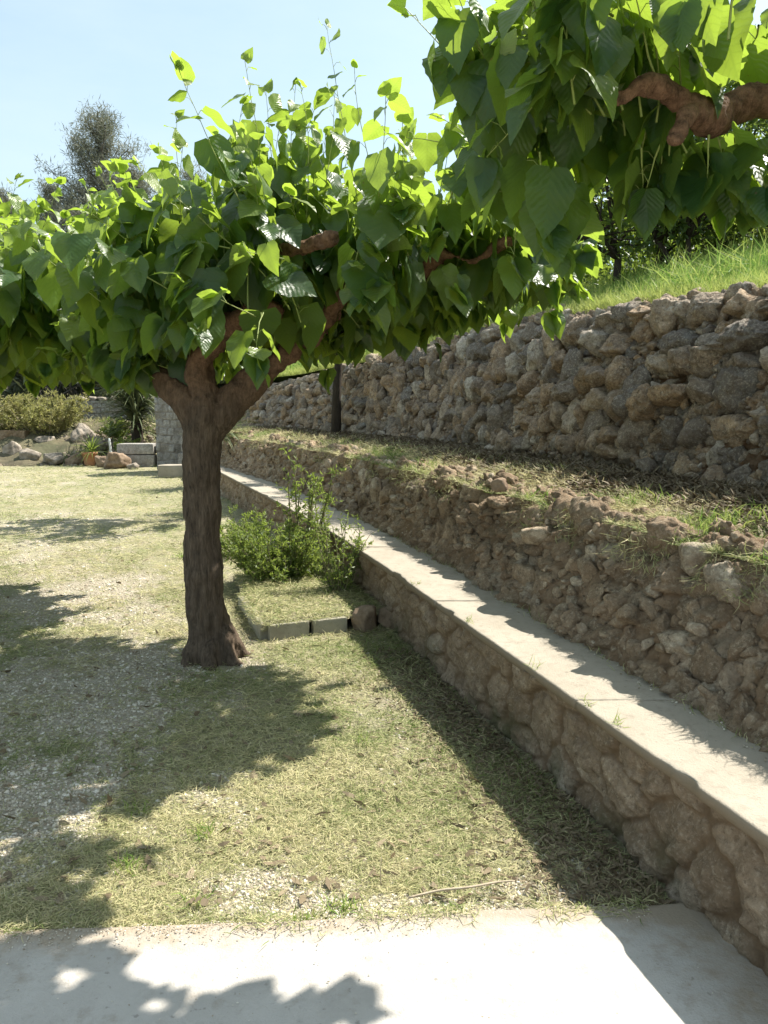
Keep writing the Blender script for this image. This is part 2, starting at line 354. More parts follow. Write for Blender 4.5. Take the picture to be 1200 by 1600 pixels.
def up_top(y): return np.interp(y, [0, 3, 4.5, 6, 8, 10, 12, 13.5, 17, 21], [2.30, 2.28, 2.30, 2.40, 2.52, 2.58, 2.5, 2.38, 2.2, 2.1])

def ygrid(y0, y1, d0, k):
    ys = [y0]
    while ys[-1] < y1: ys.append(ys[-1] + max(d0, abs(ys[-1]) * k))
    return np.array(ys)
def voronoi(s, t, cs, ct, seed, jit=.85):
    """per point: F1,F2 (stone units), id hash, offset from its centre; brick-like stagger"""
    u = s / cs; v = t / ct; iv = np.floor(v); F1 = np.full(len(u), 9.); F2 = np.full(len(u), 9.)
    idh = np.zeros(len(u)); ou = np.zeros(len(u)); ov = np.zeros(len(u))
    for dj in (-2, -1, 0, 1, 2):
        rv = iv + dj; sh = .5 * (rv % 2)
        iu = np.floor(u - sh)
        for di in (-2, -1, 0, 1, 2):
            cu = iu + di; z = np.zeros(len(u))
            hx = _h(cu, rv, z, seed); hy = _h(cu, rv, z, seed + 1); hs = .75 + .5 * _h(cu, rv, z, seed + 2)
            px = cu + sh + .5 + (hx - .5) * jit; py = rv + .5 + (hy - .5) * jit
            du = u - px; dv = v - py
            d = (np.abs(du) ** 2.6 + np.abs(dv) ** 2.6) ** (1 / 2.6) / hs
            closer = d < F1
            F2 = np.where(closer, F1, np.minimum(F2, d)); F1 = np.where(closer, d, F1)
            idh = np.where(closer, _h(cu, rv, z, seed + 5), idh); ou = np.where(closer, du, ou); ov = np.where(closer, dv, ov)
    return F1, F2, idh, ou, ov
def stone_face(name, mat, parent, ys, base, zb, zt, setback, cs, ct, amp, tilt, rough, dz, seed, topw=.3, topamp=.1,
               joint=.13, moss=False, ampfn=None, smoothtop=0., miss=0., zcap=None):
    """rubble wall: front face then over its top, every stone swelling out of the joints"""
    xb = base(ys); P = np.stack([xb, ys], -1); T = nrm(np.gradient(P, axis=0)); N2 = np.stack([-T[:, 1], T[:, 0]], -1)  # towards -x
    s = np.concatenate([[0], np.cumsum(np.linalg.norm(np.diff(P, axis=0), axis=1))])
    H = float(np.max(zt(ys) - zb(ys))) ; nr = int(H / dz) + 1; ntp = int(topw / dz) if topw else 0
    a = np.concatenate([np.linspace(0, 1, nr), np.full(ntp, 1.)]); b = np.concatenate([np.zeros(nr), (np.arange(ntp) + 1) / max(ntp, 1)])
    n, m = len(ys), len(a)
    A, Bb = np.tile(a, n), np.tile(b, n); Sx = np.repeat(s, m); Y = np.repeat(ys, m)
    zbv, ztv = np.repeat(zb(ys), m), np.repeat(zt(ys), m)
    rag = (fbm(p3(Sx * 2.2, 0 * Sx, 0 * Sx), 1, 4, seed + 30) - .5) * topamp * 2
    hh = (ztv - zbv) + rag * 1.0; z = zbv + A * hh
    prof = A * hh + Bb * topw
    wob = (fbm(p3(Sx, prof), 3.0, 3, seed + 8) - .5)
    F1, F2, cid, ou, ov = voronoi(Sx + wob * cs * .6, prof + (fbm(p3(Sx, prof), 3.3, 3, seed + 18) - .5) * ct * .7, cs, ct, seed)
    e = np.clip((F2 - F1) / .24, 0, 1); dome = 1 - (1 - e) ** 2.2
    fac = np.full(len(F1), 1.)
    for q in range(5):
        th = 6.283 * ((cid * (3.1 + 5.7 * q)) % 1) if q else cid * 0 + 1.57 + .5 * (cid - .5); sl_ = .5 + 1.5 * ((cid * (11.3 + 3.9 * q)) % 1); o0 = .0 + .28 * ((cid * (7.7 + 2.3 * q)) % 1)
        fac = np.minimum(fac, 1 - sl_ * np.maximum(0, ou * np.cos(th) + ov * np.sin(th) - o0))
    dome = dome * np.clip(fac, .1, 1)
    lost = np.clip((miss - (cid * 5.31 % 1)) * 30, 0, 1); dome = dome * (1 - .75 * lost); e = e * (1 - .6 * lost)
    t1 = (cid * 7.13 % 1 - .5); t2 = (cid * 13.7 % 1 - .5); off = (cid * 3.77 % 1)
    h = amp * (dome * (.55 + .75 * off)) + tilt * (ou * t1 + ov * t2) * e
    pos = p3(Sx, prof)
    wp = p3(Sx + (fbm(pos, 9, 3, seed + 40) - .5) * .10, prof + (fbm(pos, 9, 3, seed + 41) - .5) * .10)
    G1, G2, gid, gu, gv = voronoi(wp[:, 0], wp[:, 1], cs * .42, ct * .42, seed + 50); ge = np.clip((G2 - G1) / .35, 0, 1)
    crag = rough * (.55 * ge + 1.3 * (gu * (gid * 5.7 % 1 - .5) + gv * (gid * 9.1 % 1 - .5)) * ge + .45 * (gid - .5) * ge) * (.4 + .6 * e)
    nz = fbm(pos, 7, 5, seed + 3, True) - .6; nz2 = fbm(pos, 26, 4, seed + 4) - .5
    if ampfn is not None:
        k = ampfn(Sx, A, Y); h = h * k
    nz3 = fbm(pos, 48, 2, seed + 14, True) - .6
    h = h + crag + rough * 1.15 * nz + rough * 1.0 * nz2 + rough * .28 * nz3
    round_ = np.clip((A - .86) / .14, 0, 1) * .5 * (Bb == 0) + (Bb > 0) * (.5 + .5 * Bb)
    phi = round_ * math.pi / 2
    n2 = np.repeat(N2, m, axis=0); sb = setback * A + Bb * topw
    base2 = np.repeat(P, m, axis=0) - n2 * sb[:, None]
    V = np.concatenate([base2, z[:, None]], 1)
    V[:, :2] += n2 * (h * np.cos(phi))[:, None]; V[:, 2] += h * np.sin(phi)
    V[:, 2] -= Bb ** 2 * smoothtop
    if zcap is not None: V[:, 2] = np.minimum(V[:, 2], zcap)
    h = h - amp * .6 * (1 - np.clip((F2 - F1) / (joint * .9), 0, 1)) ** 1.5
    gap = 1 - np.clip((F2 - F1) / joint, 0, 1)
    gap = np.clip(gap * 1.3 + lost * .8, 0, 1)
    at = {'cell': cid, 'gap': gap, 'dirt': fbm(pos, 1.7, 3, seed + 6) * .6 + (1 - dome) * .3, 'moss': np.clip(1 - A * 1.6, 0, 1) if moss else np.zeros(len(A))}
    return mesh(name, V, grid_faces(n, m)[:, ::-1], mat, parent, attrs=at)

# ------------------------------------------------------------------ structure: lawn ground, slab, terrace, meadow, hill
def gravel_mask(x, y):
    g = np.zeros(len(x))
    for cx, cy, rx, ry, a in ((-1.9, 3.4, .8, 2.0, 1.), (-1.6, 2.6, .55, .5, .8), (-2.9, 6.2, 1.0, 1.6, .6), (-.78, 2.95, .28, .34, .62), (-.95, 2.45, .5, .16, .45), (-4.6, 9.5, 1.6, 2.4, .45), (-.5, 2.4, .35, .12, .5), (.45, 2.36, .2, .10, .5), (.02, 2.31, .5, .07, .7), (-.95, 4.1, .2, .22, .35), (-1.3, 2.4, .4, .2, .5), (-9, 15, 2.4, 3., .4)):
        d = ((x - cx) / rx) ** 2 + ((y - cy) / ry) ** 2; g = np.maximum(g, a * np.clip(1.6 - d, 0, 1))
    n = fbm(p3(x, y), 2.6, 5, 71); n2 = fbm(p3(x, y), 14, 3, 72)
    return np.clip((g * 1.0 + (n - .5) * 1.7 + (n2 - .5) * 1.3 - .18) * 1.1, 0, .92)
def slab_edge(x): return 2.235 + .065 * x
def ground_z(x, y):
    n = fbm(p3(x, y), 1.1, 3, 50) - .5; n2 = fbm(p3(x, y), 9, 4, 51) - .5
    fl = np.clip((y - slab_edge(x) - .02) / .5, 0, 1)
    return (n * .05 + n2 * .022) * fl - .01 * (1 - fl) - .06 * np.clip(slab_edge(x) - y + .0, 0, .5)
yy = np.concatenate([[-60, -20, -8, -3, -1, 0, .6, 1.2], ygrid(1.6, 30, .022, .0065), [32, 36, 42, 55, 80, 130, 220, 400, 700]])
xs_ = np.concatenate([[-1.], -np.geomspace(.5, .012, 24), np.linspace(-.01, .01, 3)[1:2], np.geomspace(.012, .5, 24), [1.]])
tt = np.concatenate([np.linspace(-1, -.22, 8)[:-1], np.linspace(-.22, .12, 260), np.linspace(.12, 1, 8)[1:]])
X = []; 
for y in yy:
    W = max(abs(y), 1.6) * 3.2 if abs(y) < 30 else abs(y) * 3.2
    X.append(tt * W + (0 if y > 30 else 0))
X = np.array(X); Yg = np.repeat(yy, len(tt)); Xg = X.ravel()
Zg = ground_z(Xg, Yg)
o = mesh('lawn_ground', np.stack([Xg, Yg, Zg], -1), grid_faces(len(yy), len(tt))[:, ::-1], MAT['ground'], attrs={'gravel': gravel_mask(Xg, Yg)})
tag(o, 'dry lawn with gravel showing through', None, None, 'structure')
# concrete slab in the foreground
xsl = np.linspace(-5, 2.4, 420); rows = []
eo = (fbm(p3(xsl, 0 * xsl), 5, 5, 90) - .5) * .035
prof = [(0., -.12), (0., .016), (-.006, .022)] + [(-v, .0235) for v in np.geomspace(.02, 5.5, 60)]
V = np.array([[x, slab_edge(x) + e + dy, z + .004 * math.sin(x * 3.1)] for x, e in zip(xsl, eo) for dy, z in prof])
ed = np.clip(1 - (slab_edge(V[:, 0]) - V[:, 1]) / .16, 0, 1) + .8 * np.clip(1 - np.abs(V[:, 0] - bench_o(V[:, 1])) / .3, 0, 1)
o = mesh('concrete_pavement', V, grid_faces(len(xsl), len(prof)), MAT['slab'], attrs={'side': ed}, smooth=True); tag(o, kind='structure')
# terrace between lower and upper wall
ys = ygrid(-2.5, 21, .03, .008); q = np.linspace(0, 1, 60); VV = []
L0 = bench_i(ys) + .36; L1 = up_base(ys) + .12
for y, a, b, z0, z1 in zip(ys, L0, L1, low_top(ys) - .005, up_bz(ys)):
    x = a + (b - a) * q; VV.append(np.stack([x, np.full(60, y), z0 + (z1 - z0) * q ** .8 + .03 * np.sin(q * 3.14)], -1))
V = np.vstack(VV); V[:, 2] += (fbm(V * np.array([1, 1, 0]), 3, 5, 60) - .5) * .075
def terrace_z(x, y):
    a = bench_i(y) + .36; b = up_base(y) + .12; t = np.clip((x - a) / (b - a), 0, 1); z0 = low_top(y) - .005
    return z0 + (up_bz(y) - z0) * t ** .8 + .03 * np.sin(t * 3.14) + (fbm(p3(x, y), 3, 5, 60) - .5) * .075
tag(mesh('terrace_ground', V, grid_faces(len(ys), 60)[:, ::-1], MAT['terrace']), kind='structure')
# meadow slope above the upper wall
def meadow_z(x, y):
    yc = np.clip(y, -3, 21); d = x - up_base(yc) - .45
    z = up_top(yc) - .05 + .26 * np.clip(d, 0, 7) + .10 * np.clip(d - 7, 0, 20)
    return z + (fbm(p3(x, y), .9, 4, 61) - .5) * .22 * np.clip(d, 0, 1) + np.clip(y - 12, 0, 40) * .03
ys = np.concatenate([ygrid(-3, 24, .06, .012), np.linspace(26, 60, 12)]); q = np.concatenate([np.linspace(0, .12, 30), np.geomspace(.13, 1, 40)]); VV = []
for y in ys:
    a = float(up_base(min(y, 21))) + .66 - max(0, y - 21) * .3; x = a + q * 42; VV.append(np.stack([x, np.full(len(q), y)], -1))
V2 = np.vstack(VV); V = np.c_[V2, meadow_z(V2[:, 0], V2[:, 1])]
tag(mesh('meadow_slope', V, grid_faces(len(ys), len(q))[:, ::-1], MAT['meadow']), kind='structure')
# wooded hill behind
def hill_z(x, y):
    d = np.clip(y - (27 + .06 * (x + 8) ** 2 * (x < -8) * .3), 0, 200)
    return np.minimum(-.4 + d * .30, 7.5) + (fbm(p3(x, y), .12, 4, 77) - .5) * 3.2 * np.clip(d / 6, 0, 1)
gx = np.linspace(-90, 110, 100); gy = np.concatenate([np.linspace(24, 60, 50), np.linspace(64, 260, 20)])
GX, GY = np.meshgrid(gx, gy, indexing='ij'); V = np.stack([GX.ravel(), GY.ravel(), hill_z(GX.ravel(), GY.ravel())], -1)
tag(mesh('wooded_hill', V, grid_faces(len(gx), len(gy)), MAT['hill']), kind='structure')

# ------------------------------------------------------------------ walls
# upper retaining wall
wu = empty('stone_retaining_wall', (2.1, 4.2, 1.15), 0, 'tall upper dry stone retaining wall of rough brown boulders below the green meadow', 'stone wall')
PAR = Matrix.Translation((-2.1, -4.2, -1.15))
def under(parent, *obs):
    for o_ in obs:
        o_.parent = parent; o_.matrix_parent_inverse = Matrix.LocRotScale(parent.location, parent.rotation_euler, None).inverted()
def k_up(s, A, y):
    near = np.clip((10 - y) / 4, 0, 1)
    lower = np.clip((A - .30) / .14, 0, 1)
    return (.28 + .72 * lower) * (.45 + .55 * near)
o = stone_face('stonework', MAT['upper_wall'], None, ygrid(1.2, 21, .013, .0026), up_base, lambda y: up_bz(y) - .12, up_top, .56, .20, .16, .06, .06, .05, .0125, 3,
               topw=.26, topamp=.08, ampfn=k_up, smoothtop=.05, miss=.06); under(wu, o); UPOBJ = o
# lower retaining wall behind the bench
wl = empty('rubble_retaining_wall', (1.3, 2.5, BH), 0, 'low crumbling earth and rubble wall directly behind the stone bench ledge', 'stone wall')
def k_lo(s, A, y): return (.30 + .75 * np.clip((A - .45) / .3, 0, 1)) * (1 - .45 * np.clip((A - .85) / .15, 0, 1))
o = stone_face('rubble', MAT['lower_wall'], None, ygrid(.9, 20, .012, .0026), bench_i, lambda y: 0 * y + BH - .03, low_top, .37, .22, .17, .080, .09, .055, .011, 12,
               topw=.30, topamp=.07, ampfn=k_lo, smoothtop=.05, miss=.28); under(wl, o)
def embedded(src, parent, name, n, smin, smax, mat, sel, push=.3, seed=1, flat=.7):
    V0 = np.zeros(len(src.data.vertices) * 3, np.float32); src.data.vertices.foreach_get('co', V0); V0 = V0.reshape(-1, 3); N0 = np.zeros_like(V0).ravel(); src.data.vertices.foreach_get('normal', N0); N0 = N0.reshape(-1, 3)
    ok = np.where(sel(V0))[0]; rg = np.random.default_rng(seed); mb = MB(); protos = [rock(1, .8, .65, seed + 300 + q, 15, .3, 16) for q in range(12)]
    for q in range(n):
        i = ok[rg.integers(len(ok))]; V, F = protos[rg.integers(12)]; V = V - [0, 0, .3]; sz = smin * (smax / smin) ** (rg.uniform() ** 1.7)
        V = V * rg.uniform(.75, 1.25, 3); M3 = np.array(Matrix.Rotation(rg.uniform(0, 6.28), 3, nrm(rg.normal(size=3)))); V = (V @ M3.T) * sz
        mb.add(V + V0[i] + N0[i] * sz * (push - .35) * np.array([1, 1, 1]), F, rg.uniform())
    V = np.vstack(mb.V); c = np.concatenate(mb.A); d = fbm(V, 8, 3, 2)
    o = mesh(name, V, [np.vstack(f) for f in mb.F.values()], MAT[mat], attrs={'cell': c, 'gap': 0 * c, 'dirt': d * .5, 'moss': 0 * c}); o['kind'] = 'stuff'; under(parent, o)
LOWOBJ = o
embedded(o, wl, 'embedded_stones', 1500, .025, .13, 'lower_wall', lambda v: (v[:, 1] > 1.9) & (v[:, 1] < 9) & (v[:, 2] > BH + .03), .35, 4)
embedded(o, wl, 'large_stones', 85, .12, .27, 'lower_wall', lambda v: (v[:, 1] > 2.2) & (v[:, 1] < 10) & (v[:, 2] > BH + .12) & (v[:, 2] < .98), .30, 9)
embedded(o, wl, 'small_far_stones', 900, .05, .2, 'lower_wall', lambda v: (v[:, 1] > 8.5) & (v[:, 1] < 18) & (v[:, 2] > BH + .03), .35, 5)
embedded(UPOBJ, wu, 'crest_stones', 70, .12, .36, 'upper_wall', lambda v: (v[:, 1] > 2.5) & (v[:, 1] < 11) & (v[:, 2] > up_top(v[:, 1]) - .03), .30, 6)
embedded(UPOBJ, wu, 'chinking_stones', 2200, .04, .15, 'upper_wall', lambda v: (v[:, 1] > 3) & (v[:, 1] < 18) & (v[:, 2] < up_top(v[:, 1]) - .1), .30, 7)
def lay_stones(parent, name, mat, y0, y1, rows, seed, base=None, zb=None, zt=None, lean=.50, skip=0.):
    base = base or up_base; zb = zb or (lambda y: up_bz(y) - .12); zt = zt or up_top
    rg = np.random.default_rng(seed); protos = []
    for q in range(26):
        V, F = rock(1, .9, .9, seed + 500 + q, 23, .36, 22); V = V - (V.max(0) + V.min(0)) / 2; V = V / (V.max(0) - V.min(0)); V = V + nrm(V) * ((fbm(V + q, 7, 4, q, True) - .6) * .13 + (fbm(V + q, 17, 2, q + 9, True) - .6) * .06)[:, None]; protos.append((V, F))
    mb = MB(); nr = len(rows)
    edges = np.cumsum([0] + [r[0] for r in rows]); edges = edges / edges[-1]
    for r, (rh, w0, w1, dep, prot) in enumerate(rows):
        y = y0 + rg.uniform(0, .1)
        while y < y1:
            wd = rg.uniform(w0, w1); yc = y + wd * .48; A0, A1 = edges[r], edges[r + 1]; A = (A0 + A1) / 2 + (float(fbm(p3([yc * 1.6 + 9.1 * r], [r * 3.3]), 1, 3, seed)[0]) - .5) * 1.5 * (A1 - A0) + rg.normal(0, .16) * (A1 - A0) * (0 < r < nr - 1)
            hgt = float(zt(yc) - zb(yc)); z = float(zb(yc)) + hgt * A
            if rg.uniform() < skip: y += wd; continue
            hh = hgt * (A1 - A0) * rg.choice([.75, 1., 1.2, 1.5, 1.8], p=[.2, .28, .27, .17, .08]); wd = wd * (1.12 if hh < .16 else .95)
            x = float(base(yc)); tx = float(base(yc + .05) - base(yc - .05)) / .1; T = nrm(np.array([tx, 1., 0])); N = np.array([-T[1], T[0], 0])
            V, F = protos[rg.integers(26)]
            fl = rg.choice([-1, 1], 3); fl[0] = fl[1] * fl[2]; W = V * fl                     # proper flips keep the faces outward
            a = rg.normal(0, .42); c, sn = math.cos(a), math.sin(a); W = np.stack([W[:, 0] * c - W[:, 2] * sn, W[:, 1], W[:, 0] * sn + W[:, 2] * c], -1)
            W = W * np.array([wd * 1.03, dep * rg.uniform(.85, 1.35), hh * 1.0])
            P = np.array([x, yc, z]) - N * (lean * A - prot - rg.normal(0, .032))
            mb.add(P + W[:, :1] * T + W[:, 1:2] * N + W[:, 2:] * np.array([0, 0, 1.]), F, rg.uniform()); y += wd * rg.uniform(.9, 1.08)
    V = np.vstack(mb.V); c = np.concatenate(mb.A)
    o = mesh(name, V, [np.vstack(f) for f in mb.F.values()], MAT[mat], attrs={'cell': c, 'gap': 0 * c, 'dirt': fbm(V, 3, 3, 2) * .5, 'moss': 0 * c}); o['kind'] = 'stuff'; under(parent, o)
# (course height, stone width from-to, depth, how far it stands out)
lay_stones(wu, 'laid_stones', 'upper_wall', 1.6, 9.5, [(.8, .12, .30, .16, -.01), (.9, .10, .26, .17, -.005), (1., .14, .32, .22, .0), (1.15, .18, .36, .26, .01), (1.1, .16, .34, .26, .01), (1.1, .18, .38, .28, .0), (.8, .14, .36, .28, -.03)], 11)
lay_stones(wu, 'far_laid_stones', 'upper_wall', 9.4, 20.5, [(.9, .14, .30, .15, -.01), (.9, .12, .26, .16, -.01), (1., .12, .28, .19, .0), (1., .14, .30, .2, .0), (1., .12, .28, .2, .0), (1., .14, .3, .22, -.01), (.8, .12, .3, .22, -.03)], 12)
for y0_, y1_, nm_, sk in ((1.7, 8.5, 'set_stones', .30), (8.5, 18, 'far_set_stones', .25)):
    lay_stones(wl, nm_, 'lower_wall', y0_, y1_, [(.9, .07, .20, .10, -.02), (1., .08, .22, .12, -.02), (1.2, .12, .30, .16, -.01), (1.1, .14, .32, .20, .0)], 31, bench_i, lambda y: BH - .02 + 0 * y, low_top, .36, sk)
# bench wall with coping
wb = empty('stone_bench_wall', (1.05, 1.96, 0), 0, 'knee-high stone bench wall topped with a pale concrete ledge beside the lawn', 'bench wall')
o = stone_face('rubble_face', MAT['bench_wall'], None, ygrid(.9, 18.6, .010, .0026), lambda y: bench_o(y) + .045, lambda y: 0 * y - .06, lambda y: 0 * y + BH - .03, .0, .27, .19, .026, .04, .026, .0105, 23,
               topw=.05, topamp=.0, joint=.20, moss=True, zcap=BH - .028); under(wb, o)
def coping(y0, y1, dzz, seed, ov):
    ys = ygrid(y0, y1, .015, .004); ys = ys[ys < y1 - .004]; ys = np.append(ys, y1 - .004)
    xo = bench_o(ys) - ov; xi = bench_i(ys) + .06; n = len(ys)
    ch = (fbm(p3(ys * 9, 0 * ys), 1, 5, seed) - .5) * .008; chip = np.clip(fbm(p3(ys * 3, 0 * ys), 1, 4, seed + 3) - .66, 0, 1) * .12
    T = BH + dzz
    prof = [(0.10, T - .045), (.0, T - .040), (-.002, T - .022), (0., T - .008), (.003, T - .002), (.010, T)]
    cols = [(o_, z, 0) for o_, z in prof] + [(None, T, f) for f in np.linspace(.06, 1, 26)]
    VV = []
    for k, (o_, z, f) in enumerate(cols):
        if o_ is not None: x = xo + o_ + (ch + chip * (1.5 if k in (2, 3, 4) else .6)) * (k > 0)
        else: x = xo + (xi - xo) * f
        zz = z + 0 * ys - (chip * .25 if k in (3, 4, 5) else 0)
        VV.append(np.stack([x, ys, zz], -1))
    V = np.stack(VV, 1).reshape(-1, 3); top = V[:, 2] > T - .004
    V[:, 2] += (fbm(V, 2.5, 3, seed) - .5) * .008 * top + (fbm(V, 22, 3, seed) - .5) * .003
    m = len(cols); F = [grid_faces(n, m)]
    e0 = np.arange(m)[None, :]; F.append(e0[:, ::1].reshape(1, -1)); F.append(((n - 1) * m + np.arange(m))[None, ::-1])
    # end faces: close with the bottom edge
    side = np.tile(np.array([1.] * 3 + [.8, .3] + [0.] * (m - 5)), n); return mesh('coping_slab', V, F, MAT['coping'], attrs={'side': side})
cuts = [.7, 3.80, 5.25, 6.6, 8.2, 9.9, 11.8, 13.7, 16.1, 18.6]
cuts = [.7, 2.95, 3.72, 4.55, 5.4, 6.4, 7.6, 9.2, 11., 13., 15.6, 18.6]
offs = [.0, .001, -.001, .004, .0, .003, -.002, .002, 0, .003, 0]
for k in range(len(cuts) - 1): under(wb, coping(cuts[k], cuts[k + 1], offs[k], 100 + k * 7, .012 if k > 2 else .004))

# ------------------------------------------------------------------ leaves
def leaf_template(nt_=9, hs=3, serr=0.):
    t = np.linspace(0, 1, nt_) ** 1.0; s = np.linspace(-1, 1, 2 * hs + 1)
    wv = .42 * np.sin(np.pi * np.clip(t, 0, 1) ** .60) ** .85; wv[-1] = 0; wv[0] = .03
    wv = wv * np.where(t > .7, 1 - .25 * (t - .7) / .3, 1)
    x = wv[:, None] * s[None, :]
    if serr: x[1:-1, 0] *= 1 + serr * (np.arange(1, nt_ - 1) % 2); x[1:-1, -1] *= 1 + serr * (np.arange(1, nt_ - 1) % 2)
    y = t[:, None] - .17 * (np.abs(s) ** 1.6)[None, :] * ((1 - t) ** 2.)[:, None] * np.minimum(1, t * 8 + .3)[:, None]
    return x.ravel(), y.ravel(), grid_faces(nt_, 2 * hs + 1)
def make_leaves(P, Td, Nd, L, lv, age, tmpl, fold=.35, curl=.25):
    x, y, F = tmpl; n = len(P); B = nrm(np.cross(Td, Nd)); N = np.cross(B, Td)
    fo = fold * rng.uniform(.1, 1.5, n)[:, None]; cu = curl * rng.uniform(-.1, 1.7, n)[:, None]; wd = rng.uniform(.86, 1.15, n)[:, None]
    ph = rng.uniform(0, 6.28, n)[:, None]; tw = rng.normal(0, .25, n)[:, None]
    zz = fo * np.abs(x)[None] * (-1) * -1 - cu * (y ** 2)[None] + .035 * np.sin(y[None] * 11 + ph) * (np.abs(x) / .4)[None] + tw * x[None] * y[None]
    # droop margins: fold upward near the midrib, then over
    zz = zz - fo * 1.4 * (x ** 2)[None]
    xx = x[None] * wd
    V = P[:, None] + L[:, None, None] * (xx[..., None] * B[:, None] + y[None, :, None] * Td[:, None] + zz[..., None] * N[:, None])
    FF = (F[None] + (np.arange(n) * len(x))[:, None, None]).reshape(-1, 4)
    uv = np.stack([np.tile(x, n), np.tile(y, n)], -1)
    return V.reshape(-1, 3), FF, uv, np.repeat(lv, len(x)), np.repeat(age, len(x))
TM = leaf_template(13, 3, .06); TMH = leaf_template(17, 3, .07)

def mulberry_crown(bases, dirs, lens, Lmean, tmpl, parent, spacing=.05, clear=None, step0=.08):
    """leafy shoots: curved stems with alternate drooping heart-shaped leaves on petioles"""
    P = []; T = []; N = []; Ls = []; LV = []; AG = []; PA = []; PB = []; PM = []; st = MB(); tubes_ = []; own = []
    for b, d, ln in zip(bases, dirs, lens):
        n = max(3, int(ln / .09) + 1); pts = [np.array(b, float)]; dv = nrm(np.array(d, float))
        for k in range(n):
            dv = nrm(dv + rng.normal(0, .07, 3) + np.array([0, 0, -.05 if dv[2] < .5 else 0])); pts.append(pts[-1] + dv * ln / n)
        pts = np.array(pts)
        if clear is not None:
            mids = (pts[1:] + pts[:-1]) / 2; tst = np.vstack([mids, pts[1:]]); sw = (clear[:, None] + np.array([.17, -1., -.10])[None, None] * np.linspace(.12, .5, 6)[None, :, None]).reshape(-1, 3)
            if (np.linalg.norm(tst[:, None] - sw[None], axis=2).min() < (.085 if clear[0, 1] < 3 else .05)): continue
        tubes_.append(tube(pts, np.linspace(.0042, .0012, len(pts)), 5, None, False)); n0_ = len(P)
        cum = np.linspace(0, ln, len(pts)); az = rng.uniform(0, 6.28); s = step0 * rng.uniform(.3, 1.2); k = 0
        shoot_lv = rng.uniform(0, 1)
        while s < ln:
            p = np.array([np.interp(s, cum, pts[:, i]) for i in range(3)]); frac = s / ln
            az += 2.4 + rng.normal(0, .5); o_ = np.array([math.cos(az), math.sin(az), 0])
            ax = pts[-1] - pts[0]; ax = ax / np.linalg.norm(ax)
            o_ = o_ + .45 * np.array([ax[0], ax[1], 0]); o_ = o_ / (np.linalg.norm(o_) + 1e-6)
            young = max(0, (frac - .72) / .28) * min(1, ln / .35)
            L = Lmean * rng.choice([.5, .75, .95, 1.1, 1.25], p=[.12, .2, .28, .25, .15]) * rng.uniform(.9, 1.1) * (1 - .62 * young); pl = .055 * rng.uniform(.7, 1.4) * (1 - .5 * young)
            q = p + (o_ * .8 + np.array([0, 0, .55 + .3 * young])) * pl
            t_ = nrm(o_ * rng.uniform(.12, .75) + np.array([0, 0, -rng.uniform(.5, 1.15) + young * 1.1]) + rng.normal(0, .22, 3))
            nn = o_ * .75 + np.array([0, 0, .75]) + rng.normal(0, .28, 3)
            P.append(q); T.append(t_); N.append(nn); Ls.append(L); LV.append(np.clip(.6 * shoot_lv + .4 * rng.uniform() + .25 * young, 0, 1)); AG.append(np.clip(young * .8 + rng.uniform(-.1, .12), 0, 1))
            PA.append(p); PB.append(q); PM.append((p + q) / 2 + np.array([0, 0, .012])); k += 1
            s += spacing * rng.uniform(.7, 1.3) * (1 - .35 * young)
        p = pts[-1]; td = nrm(pts[-1] - pts[-2]); o_ = nrm(np.array([rng.normal(), rng.normal(), 0])); hang = td[2] < 0      # terminal leaves
        for _q in range(3 if hang else 2):
            o_ = nrm(o_ + rng.normal(0, .8, 3) * [1, 1, 0]); L = Lmean * (rng.uniform(.6, .95) if hang else rng.uniform(.25, .5)); q = p + td * .012
            P.append(q); T.append(nrm(td * .5 + o_ * .6 + np.array([0, 0, -.5 if hang else .1]))); N.append(o_ * .7 + np.array([0, 0, .7])); Ls.append(L); LV.append(rng.uniform(.3, 1)); AG.append(0. if hang else .7)
            PA.append(p - td * .02); PB.append(q); PM.append(p)
        own += [len(tubes_) - 1] * (len(P) - n0_)
    P, T, N, Ls = np.array(P), np.array(T), np.array(N), np.array(Ls)
    N = N - T * np.sum(N * T, 1, keepdims=True); N = nrm(N)
    if clear is not None:      # old wood stays bare: nothing hangs close under or before it
        keep = np.ones(len(P), bool); ctr = P + T * Ls[:, None] * .5
        for c_ in clear:
            for u_ in np.linspace(0, .8, 9): keep &= np.linalg.norm(ctr - (c_ + np.array([.17, -1., -.10]) * u_), axis=1) > .085
        own_ = np.array(own); fr = np.array([keep[own_ == q].mean() if (own_ == q).any() else 0 for q in range(len(tubes_))]); good = fr > .62; keep &= good[own_]; tubes_ = [t_ for t_, g_ in zip(tubes_, good) if g_]
        P, T, N, Ls = P[keep], T[keep], N[keep], Ls[keep]; LV = np.array(LV)[keep]; AG = np.array(AG)[keep]; PA = np.array(PA)[keep]; PB = np.array(PB)[keep]; PM = np.array(PM)[keep]
    V, F, uv, lv, ag = make_leaves(P, T, N, Ls, np.array(LV), np.array(AG), tmpl)
    crown = mesh('crown', V, F, MAT['mulberry'], None, uv, {'lv': lv, 'age': ag})
    for V, F in tubes_: st.add(V, F)
    V, F = tubes_bulk(np.array(PA), np.array(PM), np.array(PB), .0017, .0013)
    st.add(V, F, 1.)
    sh = st.obj('shoots', MAT['petiole'])
    under(parent, crown, sh)
    return len(P)

